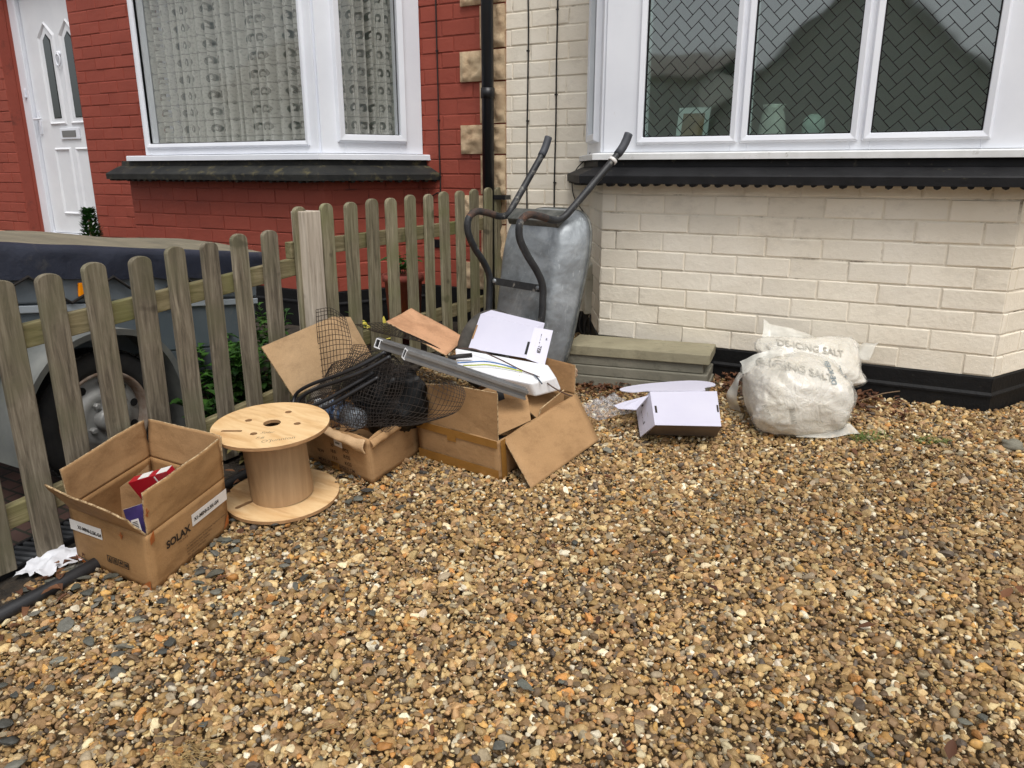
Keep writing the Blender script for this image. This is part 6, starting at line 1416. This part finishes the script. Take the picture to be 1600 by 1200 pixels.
# clipped conifer and a second pot by the door
t = thing('potted_conifer', 'small clipped green conifer in a terracotta pot at the front door', 'plant', (-5.62, 3.62, .32))
b = mb(); rs = random.Random(5)
for k in range(900):
    h_ = rs.random(); r_ = .105 * (1 - h_ * .62) * (.8 + .3 * noise.noise((h_ * 9, k, 1))); a = rs.uniform(0, 6.283); q = rs.uniform(.55, 1.05)
    p = V((-5.62 + math.cos(a) * r_ * q, 3.62 + math.sin(a) * r_ * q, .64 + h_ * .31)); leaf(b, p, (math.cos(a), math.sin(a), rs.uniform(.3, 1.4)), .034, .016, .2, .1)
b.build('foliage', 'leaf_dark', t)
b = mb(); b.tube([(-5.62, 3.62, .58), (-5.62, 3.62, .9)], .012, 8); b.build('trunk', 'plank', t)
b = mb(); b.lathe([(0, .32), (.10, .32), (.135, .58), (.15, .585), (.15, .625), (.13, .625), (.12, .60), (0, .60)], (-5.55, 3.62, 0), (0, 0, 1), 28); b.build('pot', 'terracotta', t)
b = mb(); b.lathe([(0, .35), (.12, .35), (.17, .70), (.185, .705), (.185, .75), (.165, .75), (.15, .70), (0, .70)], (-6.86, 3.45, 0), (0, 0, 1), 32); tag(b.build('terracotta_pot', 'terracotta', at=(-6.86, 3.45, .35)), 'wide terracotta pot on the doorstep left of the white door', 'pot')
# litter behind the far fence
scrap('yellow_cloth', 'yellow', (-2.50, 3.12), .30, .22, 'crumpled yellow cloth on the soil behind the far fence', 'cloth', 11, .07, .3, 24, .06)
scrap('plastic_scrap', 'cream_cloth', (-2.46, 3.34), .16, .14, 'pale cream plastic scrap standing behind the far fence', 'scrap', 15, .08, .8, 18, .05)
b = mb(); b.obox((-2.46, 3.30, .40), (.03, .26, .03), (.08, -.01, .02), (-.002, -.002, .012)); tag(b.build('old_plank', 'plank', at=(-2.46, 3.30, .36)), 'short brown plank lying behind the far fence', 'plank')
rs = random.Random(12)
def stone(name, c, r_, label, mat, seed):
    b = mb(); c = V(c)
    def fn(u, v):
        a, e = u * 2 * math.pi, (v - .5) * math.pi; d = V((math.cos(a) * math.cos(e), math.sin(a) * math.cos(e), math.sin(e))); k = 1 + .3 * noise.noise(d * 1.5 + V((seed, 0, 0))) + .08 * noise.noise(d * 5); return c + V((d.x * r_, d.y * r_ * .8, d.z * r_ * .55)) * k
    b.grid(fn, 24, 14); return tag(b.build(name, mat, at=tuple(c)), label, 'stone')
stone('stone', (.355, 3.04, g(3.04) + .018), .036, 'large grey stone on the gravel right of the black plinth corner', 'slab', 3)
b = mb()
for k in range(900):
    w_ = rs.random()
    if w_ < .42: x, y = rs.uniform(-.80, -.10), 3.385 - abs(rs.gauss(0, .12))
    elif w_ < .62: x, y = rs.gauss(-1.22, .14), rs.gauss(3.03, .06)
    elif w_ < .74: x, y = rs.uniform(-.7, -.15), rs.uniform(2.95, 3.35)
    elif w_ < .80: x, y = rs.uniform(-.2, .05), rs.uniform(3.15, 3.37)
    elif w_ < .9: x, y = rs.uniform(-2.9, -2.25), rs.uniform(2.5, 3.8)
    else: x, y = rs.uniform(-2.12, -1.95), rs.uniform(.5, 2.2)
    if k > 820: x, y = rs.uniform(-1.9, 1.2), rs.uniform(.5, 3.2)
    if -1.4 < x < -.74 and 3.1 < y: continue
    if y > 3.38: continue
    a = rs.uniform(0, 6.283); leaf(b, V((x, y, g(y) + rs.uniform(.008, .035))), (math.cos(a), math.sin(a), rs.uniform(-.2, .5)), rs.uniform(.02, .045), rs.uniform(.01, .024), rs.uniform(.1, .6), rs.uniform(-.3, .5))
tag(b.build('dead_leaves', 'leaf_dry'), 'brown dead leaves drifted along the foot of the cream bay', 'leaves', kind='stuff')
b = mb()
for k in range(230):
    cx, cy = rs.choice([(-.10, 2.94), (-.06, 2.97), (.09, 2.98), (.13, 3.0), (-.13, 2.92)]); x, y = rs.gauss(cx, .022), rs.gauss(cy, .014); a = rs.uniform(0, 6.283); L_ = rs.uniform(.02, .05)
    p = V((x, y, g(y) + .006)); d_ = V((math.cos(a), math.sin(a), rs.uniform(.15, .8))).normalized(); s_ = d_.cross(V((0, 0, 1))).normalized() * .0013; q = p + d_ * L_ * .6; e_ = p + d_ * L_ - V((0, 0, L_ * .2)); b.add([p - s_, p + s_, q + s_ * .8, q - s_ * .8, e_], [(0, 1, 2, 3), (3, 2, 4)])
tag(b.build('grass', 'grass'), 'thin grass tufts in the gravel right of the salt sacks', 'grass', kind='stuff')
b = mb()
for k in range(170):
    if k < 60: x, y, a = rs.gauss(-1.17, .05), rs.gauss(.80, .025), rs.gauss(.3, .5)
    elif k < 90: x, y, a = rs.gauss(-.92, .06), rs.gauss(1.0, .04), rs.uniform(0, 3.14)
    else: x, y, a = rs.uniform(-1.9, 1.0), rs.uniform(.5, 3.1), rs.uniform(0, 3.14)
    L_ = rs.uniform(.02, .07) if k < 90 else rs.uniform(.015, .04); p = V((x, y, g(y) + rs.uniform(.012, .02))); d_ = V((math.cos(a), math.sin(a), rs.uniform(-.05, .12) + SLOPE * math.sin(a))) * L_; b.tube([p - d_ / 2, p + V((0, 0, .002)), p + d_ / 2], .0007, 3, caps=False)
tag(b.build('dry_straw', 'straw'), 'wisps of dry straw scattered on the gravel', 'straw', kind='stuff')
b = mb(); b.tube(spline([(-.22, 3.18, .325), (-.14, 3.27, .34), (-.08, 3.35, .352), (-.02, 3.385, .362)], 4), .0028, 6); tag(b.build('twig', 'plank', at=(-.14, 3.27, .33)), 'thin bare twig lying against the black plinth right of the salt sacks', 'twig')

# the tray, its wires and the mailer box rest a little higher, on the cartons' flaps
for o in C.objects:
    if o.parent is None and o.get('label') and (o.name.startswith(('foam_tray', 'cable_sleeve')) or (o.name.startswith('wire') and 'foam tray' in o['label']) or 'arching across the front' in o['label']): o.location.z += .010
    if o.parent is None and 'standing on edge above' in o.get('label', ''): o.location.z += .014
